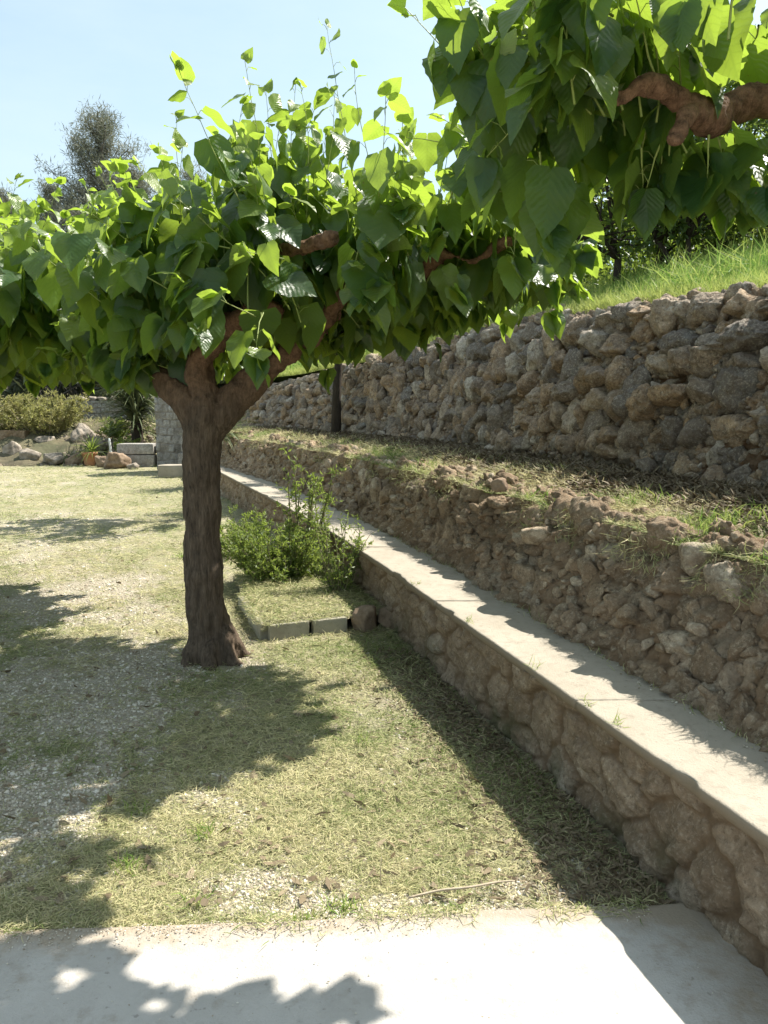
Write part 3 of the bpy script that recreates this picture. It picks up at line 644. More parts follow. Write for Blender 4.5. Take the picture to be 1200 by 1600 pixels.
def tree_wood(limbs, parent, name='trunk', mat='bark', vox=.011, rough=.022, up0=1.5, up1=2.05, lump=1.):
    """limbs fused into one skin, then bark ridges pushed out"""
    mb = MB()
    for P, Rr in limbs:
        V, F = tube(P, Rr, 20, 6 * len(P)); mb.add(V, F)
    V = np.vstack(mb.V); me = bpy.data.meshes.new('tmp')
    fs = [f for k in mb.F for f in np.vstack(mb.F[k]).tolist()]
    me.from_pydata(V.tolist(), [], fs); me.update(); t = bpy.data.objects.new('tmp', me); COL.objects.link(t)
    md = t.modifiers.new('r', 'REMESH'); md.mode = 'VOXEL'; md.voxel_size = vox; md.use_smooth_shade = True
    sm = t.modifiers.new('s', 'SMOOTH'); sm.iterations = 4; sm.factor = .5
    dg = bpy.context.evaluated_depsgraph_get(); m2 = bpy.data.meshes.new_from_object(t.evaluated_get(dg))
    bpy.data.objects.remove(t); bpy.data.meshes.remove(me); m2.name = name
    n = len(m2.vertices); co = np.zeros(n * 3, np.float32); m2.vertices.foreach_get('co', co); co = co.reshape(-1, 3).astype(float)
    no = np.zeros(n * 3, np.float32); m2.vertices.foreach_get('normal', no); no = no.reshape(-1, 3)
    r = fbm(co * np.array([1, 1, .17]), 26, 4, 5, True) - .6; r2 = fbm(co, 5, 3, 8) - .5; r3 = fbm(co, 15, 4, 18) - .5; r4 = fbm(co, 38, 3, 28, True) - .6
    upf = np.clip((co[:, 2] - up0) / (up1 - up0), 0, 1)
    co = co + no * (r * rough * (1 - .5 * upf) + lump * r2 * .06 + lump * r3 * .06 * (.2 + upf) + r4 * .012 * (.3 + upf))[:, None]
    m2.vertices.foreach_set('co', co.astype(np.float32).ravel())
    a = m2.attributes.new('up', 'FLOAT', 'POINT'); a.data.foreach_set('value', upf.astype(np.float32))
    m2.polygons.foreach_set('use_smooth', np.ones(len(m2.polygons), bool)); m2.materials.clear(); m2.materials.append(MAT[mat]); m2.update()
    o = bpy.data.objects.new(name, m2); COL.objects.link(o); under(parent, o); return o

# --- main mulberry
main = empty('mulberry_tree', (-1.12, 4.85, 0), 0, 'pollarded mulberry with a thick bare furrowed trunk standing in the middle of the lawn', 'tree', 'mulberry trees')
trunk = ([(-1.11, 4.86, -.12), (-1.11, 4.86, 0), (-1.13, 4.85, .12), (-1.15, 4.85, .4), (-1.16, 4.85, .8), (-1.15, 4.85, 1.2), (-1.12, 4.85, 1.45), (-1.10, 4.85, 1.60), (-1.10, 4.86, 1.72)],
         [.20, .165, .138, .118, .107, .108, .122, .13, .07])
limbA = ([(-1.12, 4.85, 1.42), (-1.22, 4.86, 1.62), (-1.38, 4.93, 1.77), (-1.60, 5.08, 1.89), (-1.9, 5.35, 2.02), (-2.2, 5.7, 2.12), (-2.6, 6.1, 2.28)], [.10, .095, .075, .06, .055, .055, .035])
limbB = ([(-1.10, 4.85, 1.5), (-1.11, 4.84, 1.72), (-1.13, 4.8, 1.90), (-.97, 4.7, 2.05), (-.78, 4.57, 2.15), (-.66, 4.5, 2.17), (-.62, 4.48, 2.22)], [.10, .085, .075, .065, .068, .085, .07])
limbB2 = ([(-.72, 4.52, 2.15), (-.74, 4.5, 2.32), (-.62, 4.42, 2.44), (-.45, 4.32, 2.46), (-.26, 4.25, 2.50)], [.06, .045, .045, .04, .03])
limbC = ([(-1.08, 4.85, 1.45), (-.95, 4.85, 1.66), (-.84, 4.86, 1.76), (-.76, 4.86, 1.82), (-.62, 4.83, 1.91), (-.48, 4.78, 1.99), (-.36, 4.7, 2.12), (-.22, 4.6, 2.28), (-.05, 4.5, 2.34), (.13, 4.42, 2.31), (.24, 4.32, 2.40), (.29, 4.28, 2.46)],
         [.10, .10, .10, .085, .04, .04, .05, .045, .045, .06, .065, .05])
limbC2 = ([(.26, 4.3, 2.44), (.36, 4.25, 2.42), (.46, 4.2, 2.38), (.56, 4.15, 2.42), (.72, 4.1, 2.5)], [.035, .022, .02, .018, .014])
limbD = ([(-1.1, 4.9, 1.5), (-1.2, 5.1, 1.8), (-1.3, 5.5, 2.1), (-1.2, 6., 2.3)], [.08, .07, .055, .04])
limbE = ([(-.84, 4.88, 1.8), (-.6, 5.1, 2.0), (-.2, 5.3, 2.2), (.2, 5.4, 2.3)], [.05, .045, .04, .03])
roots = [([(-1.11, 4.86, .30), (-1.11 + .14 * math.cos(a), 4.86 + .14 * math.sin(a), .06), (-1.11 + .21 * math.cos(a + .1), 4.86 + .21 * math.sin(a + .1), -.03), (-1.11 + .32 * math.cos(a + .2), 4.86 + .32 * math.sin(a + .2), -.10)], [.055, .058, .042, .03]) for a in (.2, 1.5, 2.9, 3.9, 4.75, 5.6)]
tree_wood([*roots, trunk, limbA, limbB, limbB2, limbC, limbC2, limbD, limbE], main)
def inside_poly_pts(n, xr, yr, f):
    out = []
    while len(out) < n:
        x, y = rng.uniform(*xr), rng.uniform(*yr)
        if f(x, y): out.append((x, y))
    return out
def crown_shoots(pts, cx, cy, zf, topf, spread=.5, lo=.2, upbias=1.0, short=.0):
    B, D, L = [], [], []
    for x, y in pts:
        z = zf(x, y) + rng.normal(0, .05); dx, dy = x - cx, y - cy; r = math.hypot(dx, dy) + 1e-6
        k = spread * min(1, r / 1.0); B.append((x, y, z))
        D.append((dx / r * k + rng.normal(0, .28), dy / r * k + rng.normal(0, .28), upbias * rng.uniform(.6, 1.2)))
        L.append(max(lo, (topf(x, y) - z) * rng.uniform(.45, 1.0)))
    return B, D, L
zf = lambda x, y: 2.08 + .17 * min(1.5, max(0, x + 1.0)) + .08 * (y - 4.8)
topf = lambda x, y: 2.96 + .46 * math.exp(-((x + .62) / .55) ** 2) - .25 * max(0, x - .55)
pts = inside_poly_pts(290, (-1.45, .80), (3.95, 6.0), lambda x, y: ((x + .3) / 1.15) ** 2 + ((y - 4.85) / 1.0) ** 2 < 1)
B, D, L = crown_shoots(pts, -.3, 4.85, zf, topf)
# hanging skirt around the rim and under the limbs
for k in range(95):
    a = rng.uniform(0, 6.28); x = -.3 + 1.15 * math.cos(a); y = 4.85 + .95 * math.sin(a)
    B.append((x, y, zf(x, y) + rng.uniform(-.05, .35))); D.append((math.cos(a) * .7 + rng.normal(0, .3), math.sin(a) * .7 + rng.normal(0, .3), rng.uniform(-.45, .4))); L.append(rng.uniform(.16, .36))
for k in range(60):      # low sprays under the right-hand limb
    x = rng.uniform(-.72, .55); y = rng.uniform(4.5, 5.5); B.append((x, y, 2.20 + .20 * x + rng.uniform(-.05, .1))); D.append((rng.normal(0, .6), rng.normal(0, .6), rng.uniform(-.6, .3))); L.append(rng.uniform(.10, .22))
# the tall shoots above the crown
cl = np.vstack([resample(limbB[0], limbB[1], 22)[0][9:20], resample(limbB2[0], limbB2[1], 10)[0][6:], resample(limbC[0], limbC[1], 40)[0][[*range(5, 10), *range(21, 27), *range(33, 39)]], resample(limbC2[0], limbC2[1], 10)[0][:4], resample(limbA[0], limbA[1], 24)[0][4:9]])
nleaf = mulberry_crown(B, D, L, .195, TM, main, .062, cl)

B, D, L = [], [], []
for (x, y, ln) in ((-.155, 4.6, 1.42), (-.06, 4.5, .98), (-.55, 4.6, 1.05), (-.35, 4.55, 1.0), (-.7, 4.5, 1.1), (-.9, 4.6, 1.0), (-.62, 4.8, 1.1), (-1.18, 4.7, .98), (-.80, 4.6, 1.12), (-.45, 4.6, 1.0), (.28, 4.4, .72), (.52, 4.35, .78), (-.95, 4.7, 1.02), (.66, 4.3, .70)):
    B.append((x, y, zf(x, y) + .2)); D.append((rng.normal(0, .03), rng.normal(0, .03), 1)); L.append(ln)
mulberry_crown(B, D, L, .15, TM, main, .085)
# --- left mulberry (trunk outside the frame)
left = empty('mulberry_tree', (-4.15, 6.9, 0), 0, 'mulberry crown reaching in at the left edge, lower than the tall middle one', 'tree', 'mulberry trees')
tree_wood([([(-4.15, 6.9, -.1), (-4.16, 6.9, .1), (-4.2, 6.88, .6), (-4.15, 6.86, 1.3), (-4.1, 6.85, 1.65)], [.18, .15, .12, .115, .12]),
           ([(-4.12, 6.86, 1.5), (-3.8, 6.75, 1.9), (-3.3, 6.5, 2.15), (-2.8, 6.35, 2.25), (-2.5, 6.3, 2.3)], [.09, .075, .06, .05, .035]),
           ([(-4.12, 6.86, 1.5), (-4.5, 7.2, 1.9), (-4.9, 7.6, 2.2)], [.09, .07, .05]),
           ([(-4.12, 6.86, 1.5), (-4.0, 7.3, 2.0), (-3.7, 7.8, 2.3)], [.08, .06, .04]),
           ([(-3.35, 6.5, 2.13), (-3.1, 6.15, 2.12), (-2.85, 5.95, 2.2), (-2.7, 5.8, 2.3)], [.05, .04, .035, .03])], left)
zl = lambda x, y: 2.0 + .05 * (x + 3)
tl = lambda x, y: 3.42 + .12 * math.sin(x * 3.) - .10 * max(0, x + 2.4)
pts = inside_poly_pts(300, (-4.6, -1.35), (5.3, 7.9), lambda x, y: ((x + 3.0) / 1.65) ** 2 + ((y - 6.5) / 1.25) ** 2 < 1)
B, D, L = crown_shoots(pts, -3.0, 6.6, zl, tl)
for k in range(110):
    a = rng.uniform(0, 6.28); x = -3.0 + 1.6 * math.cos(a); y = 6.5 + 1.15 * math.sin(a)
    B.append((x, y, zl(x, y) + rng.uniform(0, .35))); D.append((math.cos(a) * .6 + rng.normal(0, .3), math.sin(a) * .6 + rng.normal(0, .3), rng.uniform(-.6, .3))); L.append(rng.uniform(.16, .34))
mulberry_crown(B, D, L, .19, TM, left, .062)
# low leafy shoots on the main tree's left limb, joining both crowns
B, D, L = [], [], []
for k in range(70):
    t = rng.uniform(0, 1); i = t * 4 + 2; p = resample(limbA[0], limbA[1], 60)[0][int(t * 44) + 15]
    B.append(tuple(p + rng.normal(0, .05, 3))); D.append((rng.normal(0, .5), rng.normal(0, .5) - .2, rng.uniform(-.1, 1.))); L.append(rng.uniform(.15, .42) if t > .2 else rng.uniform(.08, .2))
mulberry_crown(B, D, L, .18, TM, main, .062, cl)

# --- near mulberry, upper right
near = empty('mulberry_tree', (2.95, 2.45, 1.05), 0, 'nearest mulberry, its big leaves and red-brown limb hanging in at the upper right', 'tree', 'mulberry trees')
tree_wood([([(2.95, 2.45, .9), (2.94, 2.45, 1.2), (2.9, 2.46, 1.7), (2.85, 2.47, 2.15)], [.16, .13, .115, .12]),
           ([(2.86, 2.47, 2.05), (2.5, 2.42, 2.36), (1.9, 2.5, 2.52), (1.42, 2.66, 2.60), (1.2, 2.68, 2.60), (1.05, 2.6, 2.53), (.96, 2.55, 2.54), (.86, 2.5, 2.57), (.78, 2.46, 2.56), (.68, 2.44, 2.51)], [.09, .075, .06, .048, .052, .058, .04, .028, .024, .018]),
           ([(1.02, 2.6, 2.52), (.94, 2.5, 2.50), (.90, 2.46, 2.45), (.87, 2.44, 2.40)], [.04, .026, .02, .014]),
           ([(1.1, 2.64, 2.55), (1.05, 2.8, 2.62), (.95, 3.1, 2.7), (.7, 3.3, 2.75)], [.04, .035, .03, .02]),
           ([(2.86, 2.47, 2.1), (3.1, 2.7, 2.4), (3.4, 3.0, 2.6)], [.08, .06, .04])], near, vox=.010, up0=1.6, up1=2.0, lump=.55)
zn = lambda x, y: 2.52 + .06 * (y - 2.6)
tn = lambda x, y: 3.05
pts = inside_poly_pts(80, (.40, 1.5), (2.1, 3.2), lambda x, y: ((x - .95) / .60) ** 2 + ((y - 2.62) / .48) ** 2 < 1 and y < 3.02 - .5 * (x - .4))
B, D, L = crown_shoots(pts, 1.05, 2.85, zn, tn, .5)
for k in range(58):
    a = rng.uniform(0, 6.28); x = .95 + .48 * math.cos(a) * rng.uniform(.6, 1.05); y = min(2.66 + .38 * math.sin(a) * rng.uniform(.5, 1.05), 2.98 - .5 * (x - .4))
    B.append((x, y, 2.55 + rng.uniform(-.05, .3))); D.append((math.cos(a) * .6 + rng.normal(0, .3), math.sin(a) * .6 + rng.normal(0, .3), rng.uniform(-.5, .3))); L.append(rng.uniform(.12, .26))
for k in range(24):
    x = rng.uniform(.8, 1.45); B.append((x, rng.uniform(2.55, 2.85), rng.uniform(2.44, 2.54))); D.append((rng.normal(0, .35), rng.normal(.1, .3), -1)); L.append(rng.uniform(.08, .17))
for k in range(20):
    B.append((rng.uniform(.30, .62), rng.uniform(3.25, 3.8), rng.uniform(2.45, 2.8))); D.append((rng.normal(-.2, .5), rng.normal(.1, .4), rng.uniform(-.4, .9))); L.append(rng.uniform(.15, .35))
for (x, y, z, d, ln) in ((.50, 2.6, 2.42, (.1, .1, -1), .22), (.58, 2.75, 2.4, (.1, .1, -1), .24), (.42, 2.65, 2.6, (-.5, 0, .8), .3), (.5, 2.9, 2.5, (-.1, .2, -1), .34)):
    B.append((x, y, z)); D.append(d); L.append(ln)
cl = np.array([(x, y, z) for x, y, z in ((1.3, 2.7, 2.61), (1.2, 2.68, 2.60), (1.12, 2.63, 2.56), (1.05, 2.6, 2.53), (.98, 2.55, 2.53), (.90, 2.5, 2.56), (.80, 2.47, 2.56), (.70, 2.44, 2.52))])
mulberry_crown(B, D, L, .165, TMH, near, .062, cl)

# --- far mulberry hidden mostly behind the main trunk
far = empty('mulberry_tree', (-2.55, 11.2, 0), 0, 'small far mulberry mostly hidden behind the thick middle trunk', 'tree', 'mulberry trees')
tree_wood([([(-2.85, 11.2, -.1), (-2.85, 11.2, .1), (-2.84, 11.2, .8), (-2.8, 11.2, 1.7)], [.12, .10, .08, .08]),
           ([(-2.8, 11.2, 1.6), (-2.5, 11.0, 1.95), (-2.1, 10.8, 2.2)], [.06, .05, .04]), ([(-2.8, 11.2, 1.6), (-3.1, 11.4, 2.0), (-3.4, 11.5, 2.2)], [.06, .05, .04])], far)
pts = inside_poly_pts(90, (-3.8, -1.5), (10.3, 12.2), lambda x, y: ((x + 2.7) / 1.1) ** 2 + ((y - 11.2) / .9) ** 2 < 1)
B, D, L = crown_shoots(pts, -2.7, 11.2, lambda x, y: 2.15, lambda x, y: 3.0); mulberry_crown(B, D, L, .14, leaf_template(5, 1), far)

# ------------------------------------------------------------------ generic small-leaved plants
def leaf_cards(P, size, T=None, asp=.42, lv=None):
    """bent diamond leaves, random facing"""
    n = len(P); T = nrm(rng.normal(0, 1, (n, 3))) if T is None else nrm(T); N = nrm(np.cross(T, rng.normal(0, 1, (n, 3)))); B = np.cross(T, N)
    L = (size * rng.uniform(.6, 1.35, n))[:, None]
    v0 = P; v1 = P + T * L * .45 + B * L * asp / 2 + N * L * .06; v2 = P + T * L - N * L * .12; v3 = P + T * L * .45 - B * L * asp / 2 + N * L * .06
    V = np.stack([v0, v1, v2, v3], 1).reshape(-1, 3); F = np.arange(4 * n).reshape(-1, 4)
    lv = rng.uniform(0, 1, n) if lv is None else lv
    return V, F, {'lv': np.repeat(lv, 4), 'age': np.zeros(4 * n)}
def small_tree(loc, H, crown_c, crown_r, ncl, nleaf, lsize, mat, bark, label, cat, group, name='tree', lean=(0, 0), tr=.07, nbr=5, clr=.3, stems=1, asp=.42, shell=.5):
    t = empty(name, loc, 0, label, cat, group); base = np.array(loc, float); cc = base + np.array(crown_c); rr = np.array(crown_r)
    w_ = MB()
    d = nrm(rng.normal(0, 1, (ncl, 3))); rad = rng.uniform(shell, 1, ncl) ** .6
    C = cc + d * rad[:, None] * rr
    for s in range(stems):
        off = rng.normal(0, .12, 3) * (stems > 1); off[2] = 0
        fork = base + np.array([lean[0], lean[1], 0]) * .6 + np.array([0, 0, max(.25, (crown_c[2] - crown_r[2]) * .9)]) + off * 3
        P = [base + off - np.array([0, 0, .15]), base + off + (fork - base - off) * .5 + rng.normal(0, .05, 3) * H * .15, fork]
        V, F = tube(P, np.array([1.25, .95, .8]) * tr / (1 + .4 * (stems - 1)), 8, 12); w_.add(V, F)
        for k in range(nbr):
            c = C[rng.integers(ncl)]; mid = fork + (c - fork) * .5 + rng.normal(0, .1, 3) * H * .15
            V, F = tube([fork, mid, c], np.array([.6, .38, .12]) * tr, 6, 10); w_.add(V, F)
            for j in range(3):
                e = C[rng.integers(ncl)]; e = mid + (e - mid) * min(1, .5 * crown_r[0] * 1.6 / (np.linalg.norm(e - mid) + 1e-6))
                V, F = tube([mid, (mid + e) / 2 + rng.normal(0, .04, 3) * H * .2, e], np.array([.3, .18, .06]) * tr, 4, 6); w_.add(V, F)
    tk = w_.obj('trunk', MAT[bark], an='up'); 
    a = tk.data.attributes['up']; a.data.foreach_set('value', np.zeros(len(tk.data.vertices), np.float32)); under(t, tk)
    ci = rng.integers(0, ncl, nleaf); cr = clr * rng.uniform(.6, 1.3, ncl)
    P = C[ci] + nrm(rng.normal(0, 1, (nleaf, 3))) * (rng.uniform(.15, 1, nleaf) ** .5 * cr[ci])[:, None] * np.array([1, 1, .75])
    lvc = rng.uniform(0, 1, ncl); V, F, at = leaf_cards(P, lsize, asp=asp, lv=np.clip(lvc[ci] * .6 + rng.uniform(0, .4, nleaf), 0, 1))
    cr_ = mesh('crown', V, F, MAT[mat], None, None, at, smooth=False); under(t, cr_)
    return t

# orchard above the wall
orch = [(3.0, 10.2, 2.1, 'leftmost orchard tree seen whole, dark leafy crown above the stone wall', (0, 0)),
        (3.85, 9.9, 1.9, 'orchard tree with a slim curved double stem rising from the bright grass', (.2, 0)),
        (3.75, 10.9, 2.1, 'orchard tree with thick dark upright trunk among the daisies', (.1, .1)),
        (5.2, 9.6, 2.3, 'orchard tree at the right edge with its dark trunk leaning left', (-.8, 0)),
        (2.3, 14.8, 2.3, 'shaded orchard tree behind the bright grass strip left of the high wall', (0, 0)),
        (1.2, 17.5, 2.3, 'farthest orchard tree, dark and twiggy beyond the middle tree crown', (0, 0)),
        (6.2, 14.5, 2.4, 'tall back-row orchard tree with sky showing through its twigs', (0, 0)),
        (4.4, 14.4, 2.5, 'back-row orchard tree half hidden behind the front orchard trunks', (0, 0)),
        (2.35, 12.4, 2.2, 'orchard tree with low dark foliage just left of the daisy patch', (0, 0)),
        (3.2, 16.8, 2.6, 'back-row orchard tree filling the gap above the high stone wall', (0, 0)),
        (7.4, 12.6, 2.5, 'orchard tree farthest to the right, behind the leaning trunk', (0, 0))]
for k, (x, y, H, lab, ln) in enumerate(orch):
    z = float(meadow_z(np.array([x]), np.array([y]))[0])
    small_tree((x, y, z), H, (ln[0] * .7, ln[1], 1.48), (1.15, 1.1, .95), 60, 3700 if k != 3 else 3000, .10, 'citrus', 'bark_dark', lab, 'tree', 'orchard trees above the wall', 'orchard_tree', ln, .075 if k in (2, 3) else .055, 6, .30, 2 if k == 1 else 1)
# sunlit green sapling / shrubs on the meadow at right
for (x, y, h, lab) in ((4.75, 10.6, .8, 'bright green sapling standing between the orchard trunks'), (5.0, 9.9, .6, 'dry scrubby bush on the meadow near the right edge')):
    z = float(meadow_z(np.array([x]), np.array([y]))[0])
    small_tree((x, y, z), h, (0, 0, h * .7), (.6, .5, h * .6), 26, 1500, .08, 'shrub', 'bark_dark', lab, 'shrub', None, 'shrub', (0, 0), .025, 6, .18, 3)
n = 46000; y = rng.uniform(10.5, 22, n); x = up_base(np.minimum(y, 21)) + rng.uniform(3.6, 9.5, n); m_ = fbm(p3(x, y), .9, 4, 124); hgt_ = np.clip((m_ - .36) * 5, 0, 1.5); z = meadow_z(x, y) + hgt_ * rng.uniform(0, 1, n) ** .8
k = hgt_ > .08; P_ = np.stack([x, y, z], -1)[k]; V, F, at = leaf_cards(P_, .11, asp=.45, lv=np.clip(fbm(P_, 1.5, 3, 7) + rng.uniform(-.3, .3, len(P_)), 0, 1))
tag(mesh('orchard_undergrowth', V, F, MAT['citrus'], None, None, at, smooth=False), kind='stuff')
# slender dark tree on the terrace against the upper wall
t = small_tree((-.80, 12.85, 1.2), 2.4, (.15, 0, 2.0), (.75, .7, .6), 22, 1800, .10, 'citrus', 'bark_dark', 'slender dark-stemmed tree on the terrace against the upper wall', 'tree', None, 'slender_tree', (.1, 0), .075, 5, .28)
# pines on the hill
def pine(loc, H, spread, label, seed, group='pines on the skyline'):
    t = empty('pine_tree', loc, 0, label, 'tree', group); base = np.array(loc, float); w_ = MB(); tips = []
    V, F = tube([base - [0, 0, .5], base + [0, 0, H * .5], base + [.1, 0, H * .8], base + [0, 0, H]], np.array([.16, .10, .06, .015]) * H / 8, 8, 24); w_.add(V, F)
    nb = 130
    for k in range(nb):
        f = .12 + .86 * (k + rng.uniform()) / nb; z = H * f; az = rng.uniform(0, 6.28)
        env = spread * min(1, (1 - f) * 1.5 + .08) ** .8 * min(1, f * 4 + .3) * rng.uniform(.45, 1.15)
        p0 = base + [0, 0, z]; e = p0 + np.array([math.cos(az) * env, math.sin(az) * env, env * rng.uniform(.35, .95)]); m = (p0 + e) / 2 + [0, 0, -.08 * env]
        V, F = tube([p0, m, e], np.array([.024, .016, .006]) * H / 8, 4, 6); w_.add(V, F)
        for j in range(max(4, int(env * 9))):
            u = rng.uniform(.25, 1.05); c = p0 + (e - p0) * u + rng.normal(0, .20, 3) * (.5 + env * .3); tips.append(c)
            if j % 2 == 0:
                V, F = tube([p0 + (e - p0) * u * .8, c], [.009, .005], 3); w_.add(V, F)
    tk = w_.obj('trunk', MAT['bark_grey'], an='up'); tk.data.attributes['up'].data.foreach_set('value', np.zeros(len(tk.data.vertices), np.float32)); under(t, tk)
    tips = np.array(tips); K = 30; P = np.repeat(tips, K, 0) + rng.normal(0, .16, (len(tips) * K, 3)); T = rng.normal(0, 1, P.shape) + [0, 0, .7]
    V, F, at = leaf_cards(P, .26, T, .10, np.clip(np.repeat(rng.uniform(0, 1, len(tips)), K), 0, 1)); under(t, mesh('crown', V, F, MAT['pine'], None, None, at, smooth=False))
    return t
def hz(x, y): return float(hill_z(np.array([x]), np.array([y]))[0])
for x, y, top, sp, lab in ((-12.3, 35, 14.3, 3.1, 'tallest grey-green pine standing clear against the sky'), (-14.9, 36, 11.6, 1.2, 'small pine just left of the tallest one'),
                           (-10.2, 33, 11.3, 1.9, 'bushy pine just right of the tallest one'), (-17.5, 37, 11.5, 2.0, 'pine at the far left edge of the skyline'), (-7.9, 34, 11.3, 2.2, 'pine on the skyline mostly hidden by the middle crown')):
    z = hz(x, y); pine((x, y, z), top - z, sp, lab, 1)
# dark woodland below the pines
wood = [(-19, 30, 6.5), (-16.5, 28.5, 5.5), (-14.2, 30, 6.0), (-11.8, 29, 5.2), (-9.6, 30, 5.6), (-7.4, 29.5, 5.5), (-5.2, 30.5, 5.5), (-22, 31, 6.5), (-3, 32, 5.5), (-.5, 33, 6), (-17.8, 33.5, 7), (-13, 33, 6.5), (-9, 34, 6.5)]
wl_ = ['behind the pale oleander', 'over the dark bank', 'left of the white block wall', 'above the white block wall', 'behind the yucca', 'behind the stepped pillar', 'behind the bench end', 'at the far left edge', 'beyond the terrace end', 'beyond the upper wall end', 'in the second row at far left', 'under the tallest pine', 'in the second row behind the yucca']
for (x, y, H), lb in zip(wood, wl_):
    z = hz(x, y) - .3
    small_tree((x, y, z), H, (0, 0, H * .55), (1.8, 1.6, H * .42), 60, 4200, .24, 'wood_dark', 'bark_grey', 'dull green woodland tree ' + lb, 'tree', 'woodland trees on the bank', 'woodland_tree', (0, 0), .12, 8, .55, 1, .4)

# ------------------------------------------------------------------ bush beside the bench and planting bed
def bush(loc, n_st, H, sp, nl, ls, mat, label, cat, name, zr=(.3, 1.), asp=.36, group=None, twig='twig', lean=(0, 0), arch=0.):
    t = empty(name, loc, 0, label, cat, group); base = np.array(loc, float); w_ = MB(); LP = []; LT = []; LVs = []
    for k in range(n_st):
        az = rng.uniform(0, 6.28); r = sp * rng.uniform(.15, 1) ** .7; h = H * rng.uniform(*zr); b = base + np.array([math.cos(az), math.sin(az), 0]) * sp * .25 * rng.uniform(0, 1)
        e = base + np.array([math.cos(az) * r + lean[0] * h, math.sin(az) * r + lean[1] * h, h]); m = (b + e) / 2 + rng.normal(0, .04, 3) * H + np.array([0, 0, arch * h])
        Q, rd = resample([b, m, e], np.array([.008, .006, .002]) * (H / 1.0 + .3), 10); V, F = tube(Q, rd, 4); w_.add(V, F)
        lvk = rng.uniform(0, .7); tws = []
        for j in range(7):
            u = rng.integers(3, 10); q = Q[u] + rng.normal(0, .10, 3) * H * .9 + [0, 0, .04 * H]; V, F = tube([Q[u], (Q[u] + q) / 2 + rng.normal(0, .01, 3), q], [.003, .002, .001], 3); w_.add(V, F); tws.append((Q[u], q))
        for j in range(nl):
            if rng.uniform() < .3: i = rng.uniform(3, 9); u = int(i); p = Q[u] + (Q[min(u + 1, 9)] - Q[u]) * (i - u)
            else: a_, b_ = tws[rng.integers(7)]; p = a_ + (b_ - a_) * rng.uniform(.2, 1.05)
            LP.append(p + rng.normal(0, .006, 3)); LT.append(nrm(e - b) * .5 + rng.normal(0, .7, 3)); LVs.append(np.clip(lvk + rng.uniform(0, .4), 0, 1))
    under(t, w_.obj('stems', MAT[twig]))
    V, F, at = leaf_cards(np.array(LP), ls, np.array(LT), asp, np.array(LVs)); under(t, mesh('foliage', V, F, MAT[mat], None, None, at, smooth=False)); return t
bush((-1.0, 6.85, 0), 105, .60, .50, 105, .040, 'shrub', 'fine-leaved green bush growing between the tree trunk and the stone bench', 'bush', 'leafy_bush')
bush((-.72, 7.2, 0), 11, 1.10, .26, 110, .045, 'shrub', 'taller shoots of light green foliage leaning over the bench ledge', 'bush', 'leafy_bush', (.7, 1.), .36, None, 'twig', (.08, 0))
bush((-.36, 6.25, 0), 18, .74, .26, 90, .034, 'shrub', 'sparse small-leaved shrub against the bench wall at the bed corner', 'bush', 'leafy_bush', (.5, 1.))
bush((-1.6, 8.4, 0), 22, .5, .35, 90, .04, 'shrub', 'low green clump behind the thick trunk at the foot of the bench', 'bush', 'leafy_bush', (.4, 1.))
# edging blocks
def block(loc, rz, size, label, group='cement edging blocks of the planting bed', name='edging_block', mat='block', seed=0, tilt=(0, 0), **k):
    V, F = cbox(*size, seed=seed, **k); o = mesh(name, V, F, MAT[mat]); o.location = loc; o.rotation_euler = (tilt[0], tilt[1], rz); return tag(o, label, 'block', group)
an = math.atan2(5.46 - 5.22, -.28 + .82)
block((-.68, 5.315, -.03), an, (.29, .07, .135), 'left front edging block, sunlit and squared, at the lawn side', seed=1, rnd=.008, rough=.004, nx=20, nz=10)
block((-.40, 5.44, -.03), an, (.26, .07, .13), 'right front edging block, next to the rounded stone', seed=2, rnd=.008, rough=.004, nx=20, nz=10)
la = math.atan2(6.2 - 5.3, -1.2 + .86)
block((-.93, 5.50, -.03), la, (.46, .065, .125), 'side edging block in shade, the one nearer the front corner', seed=3, rnd=.008, rough=.004, nx=20, nz=10, tilt=(.06, 0))
block((-1.09, 5.96, -.03), la, (.44, .065, .12), 'side edging block in shade, the one farther from the front corner', seed=4, rnd=.008, rough=.004, nx=20, nz=10)
V, F = rock(.24, .20, .22, 41, rough=.2, facets=8); o = mesh('rounded_stone', V, F, MAT['rock_brown']); o.location = (-.13, 5.52, -.04); tag(o, 'rounded greenish stone wedged between the edging blocks and bench wall', 'stone')
V, F = rock(.17, .2, .2, 43, rough=.3, facets=12); o = mesh('wedge_stone', V, F, MAT['rock_brown']); o.location = (.01, 5.60, -.03); tag(o, 'small dark stone in the shade right against the bench wall beside the bed', 'stone')
ys = np.linspace(5.2, 7.6, 50); VV = []
for y in ys:
    x0 = np.interp(y, [5.2, 5.34, 6.3, 7.6], [-.85, -.89, -1.20, -1.54]); x1 = float(bench_o(y)) + .02
    yf = y
    x = np.linspace(x0, x1, 40); yl = np.maximum(y, 5.26 + (x + .82) * .44 + .0); VV.append(np.stack([x, yl, .112 - .035 * np.clip(1 - (yl - 5.26 - (x + .82) * .44) / .05, 0, 1) - .035 * np.clip(1 - (x - x0) / .06, 0, 1)], -1))
V = np.vstack(VV); V[:, 2] += (fbm(V, 6, 4, 66) - .5) * .035 - np.clip(V[:, 1] - 6.6, 0, 1) * .11
o = mesh('planting_bed_soil', V, grid_faces(50, 40)[:, ::-1], MAT['ground'], attrs={'gravel': np.zeros(len(V))}); tag(o, kind='structure')

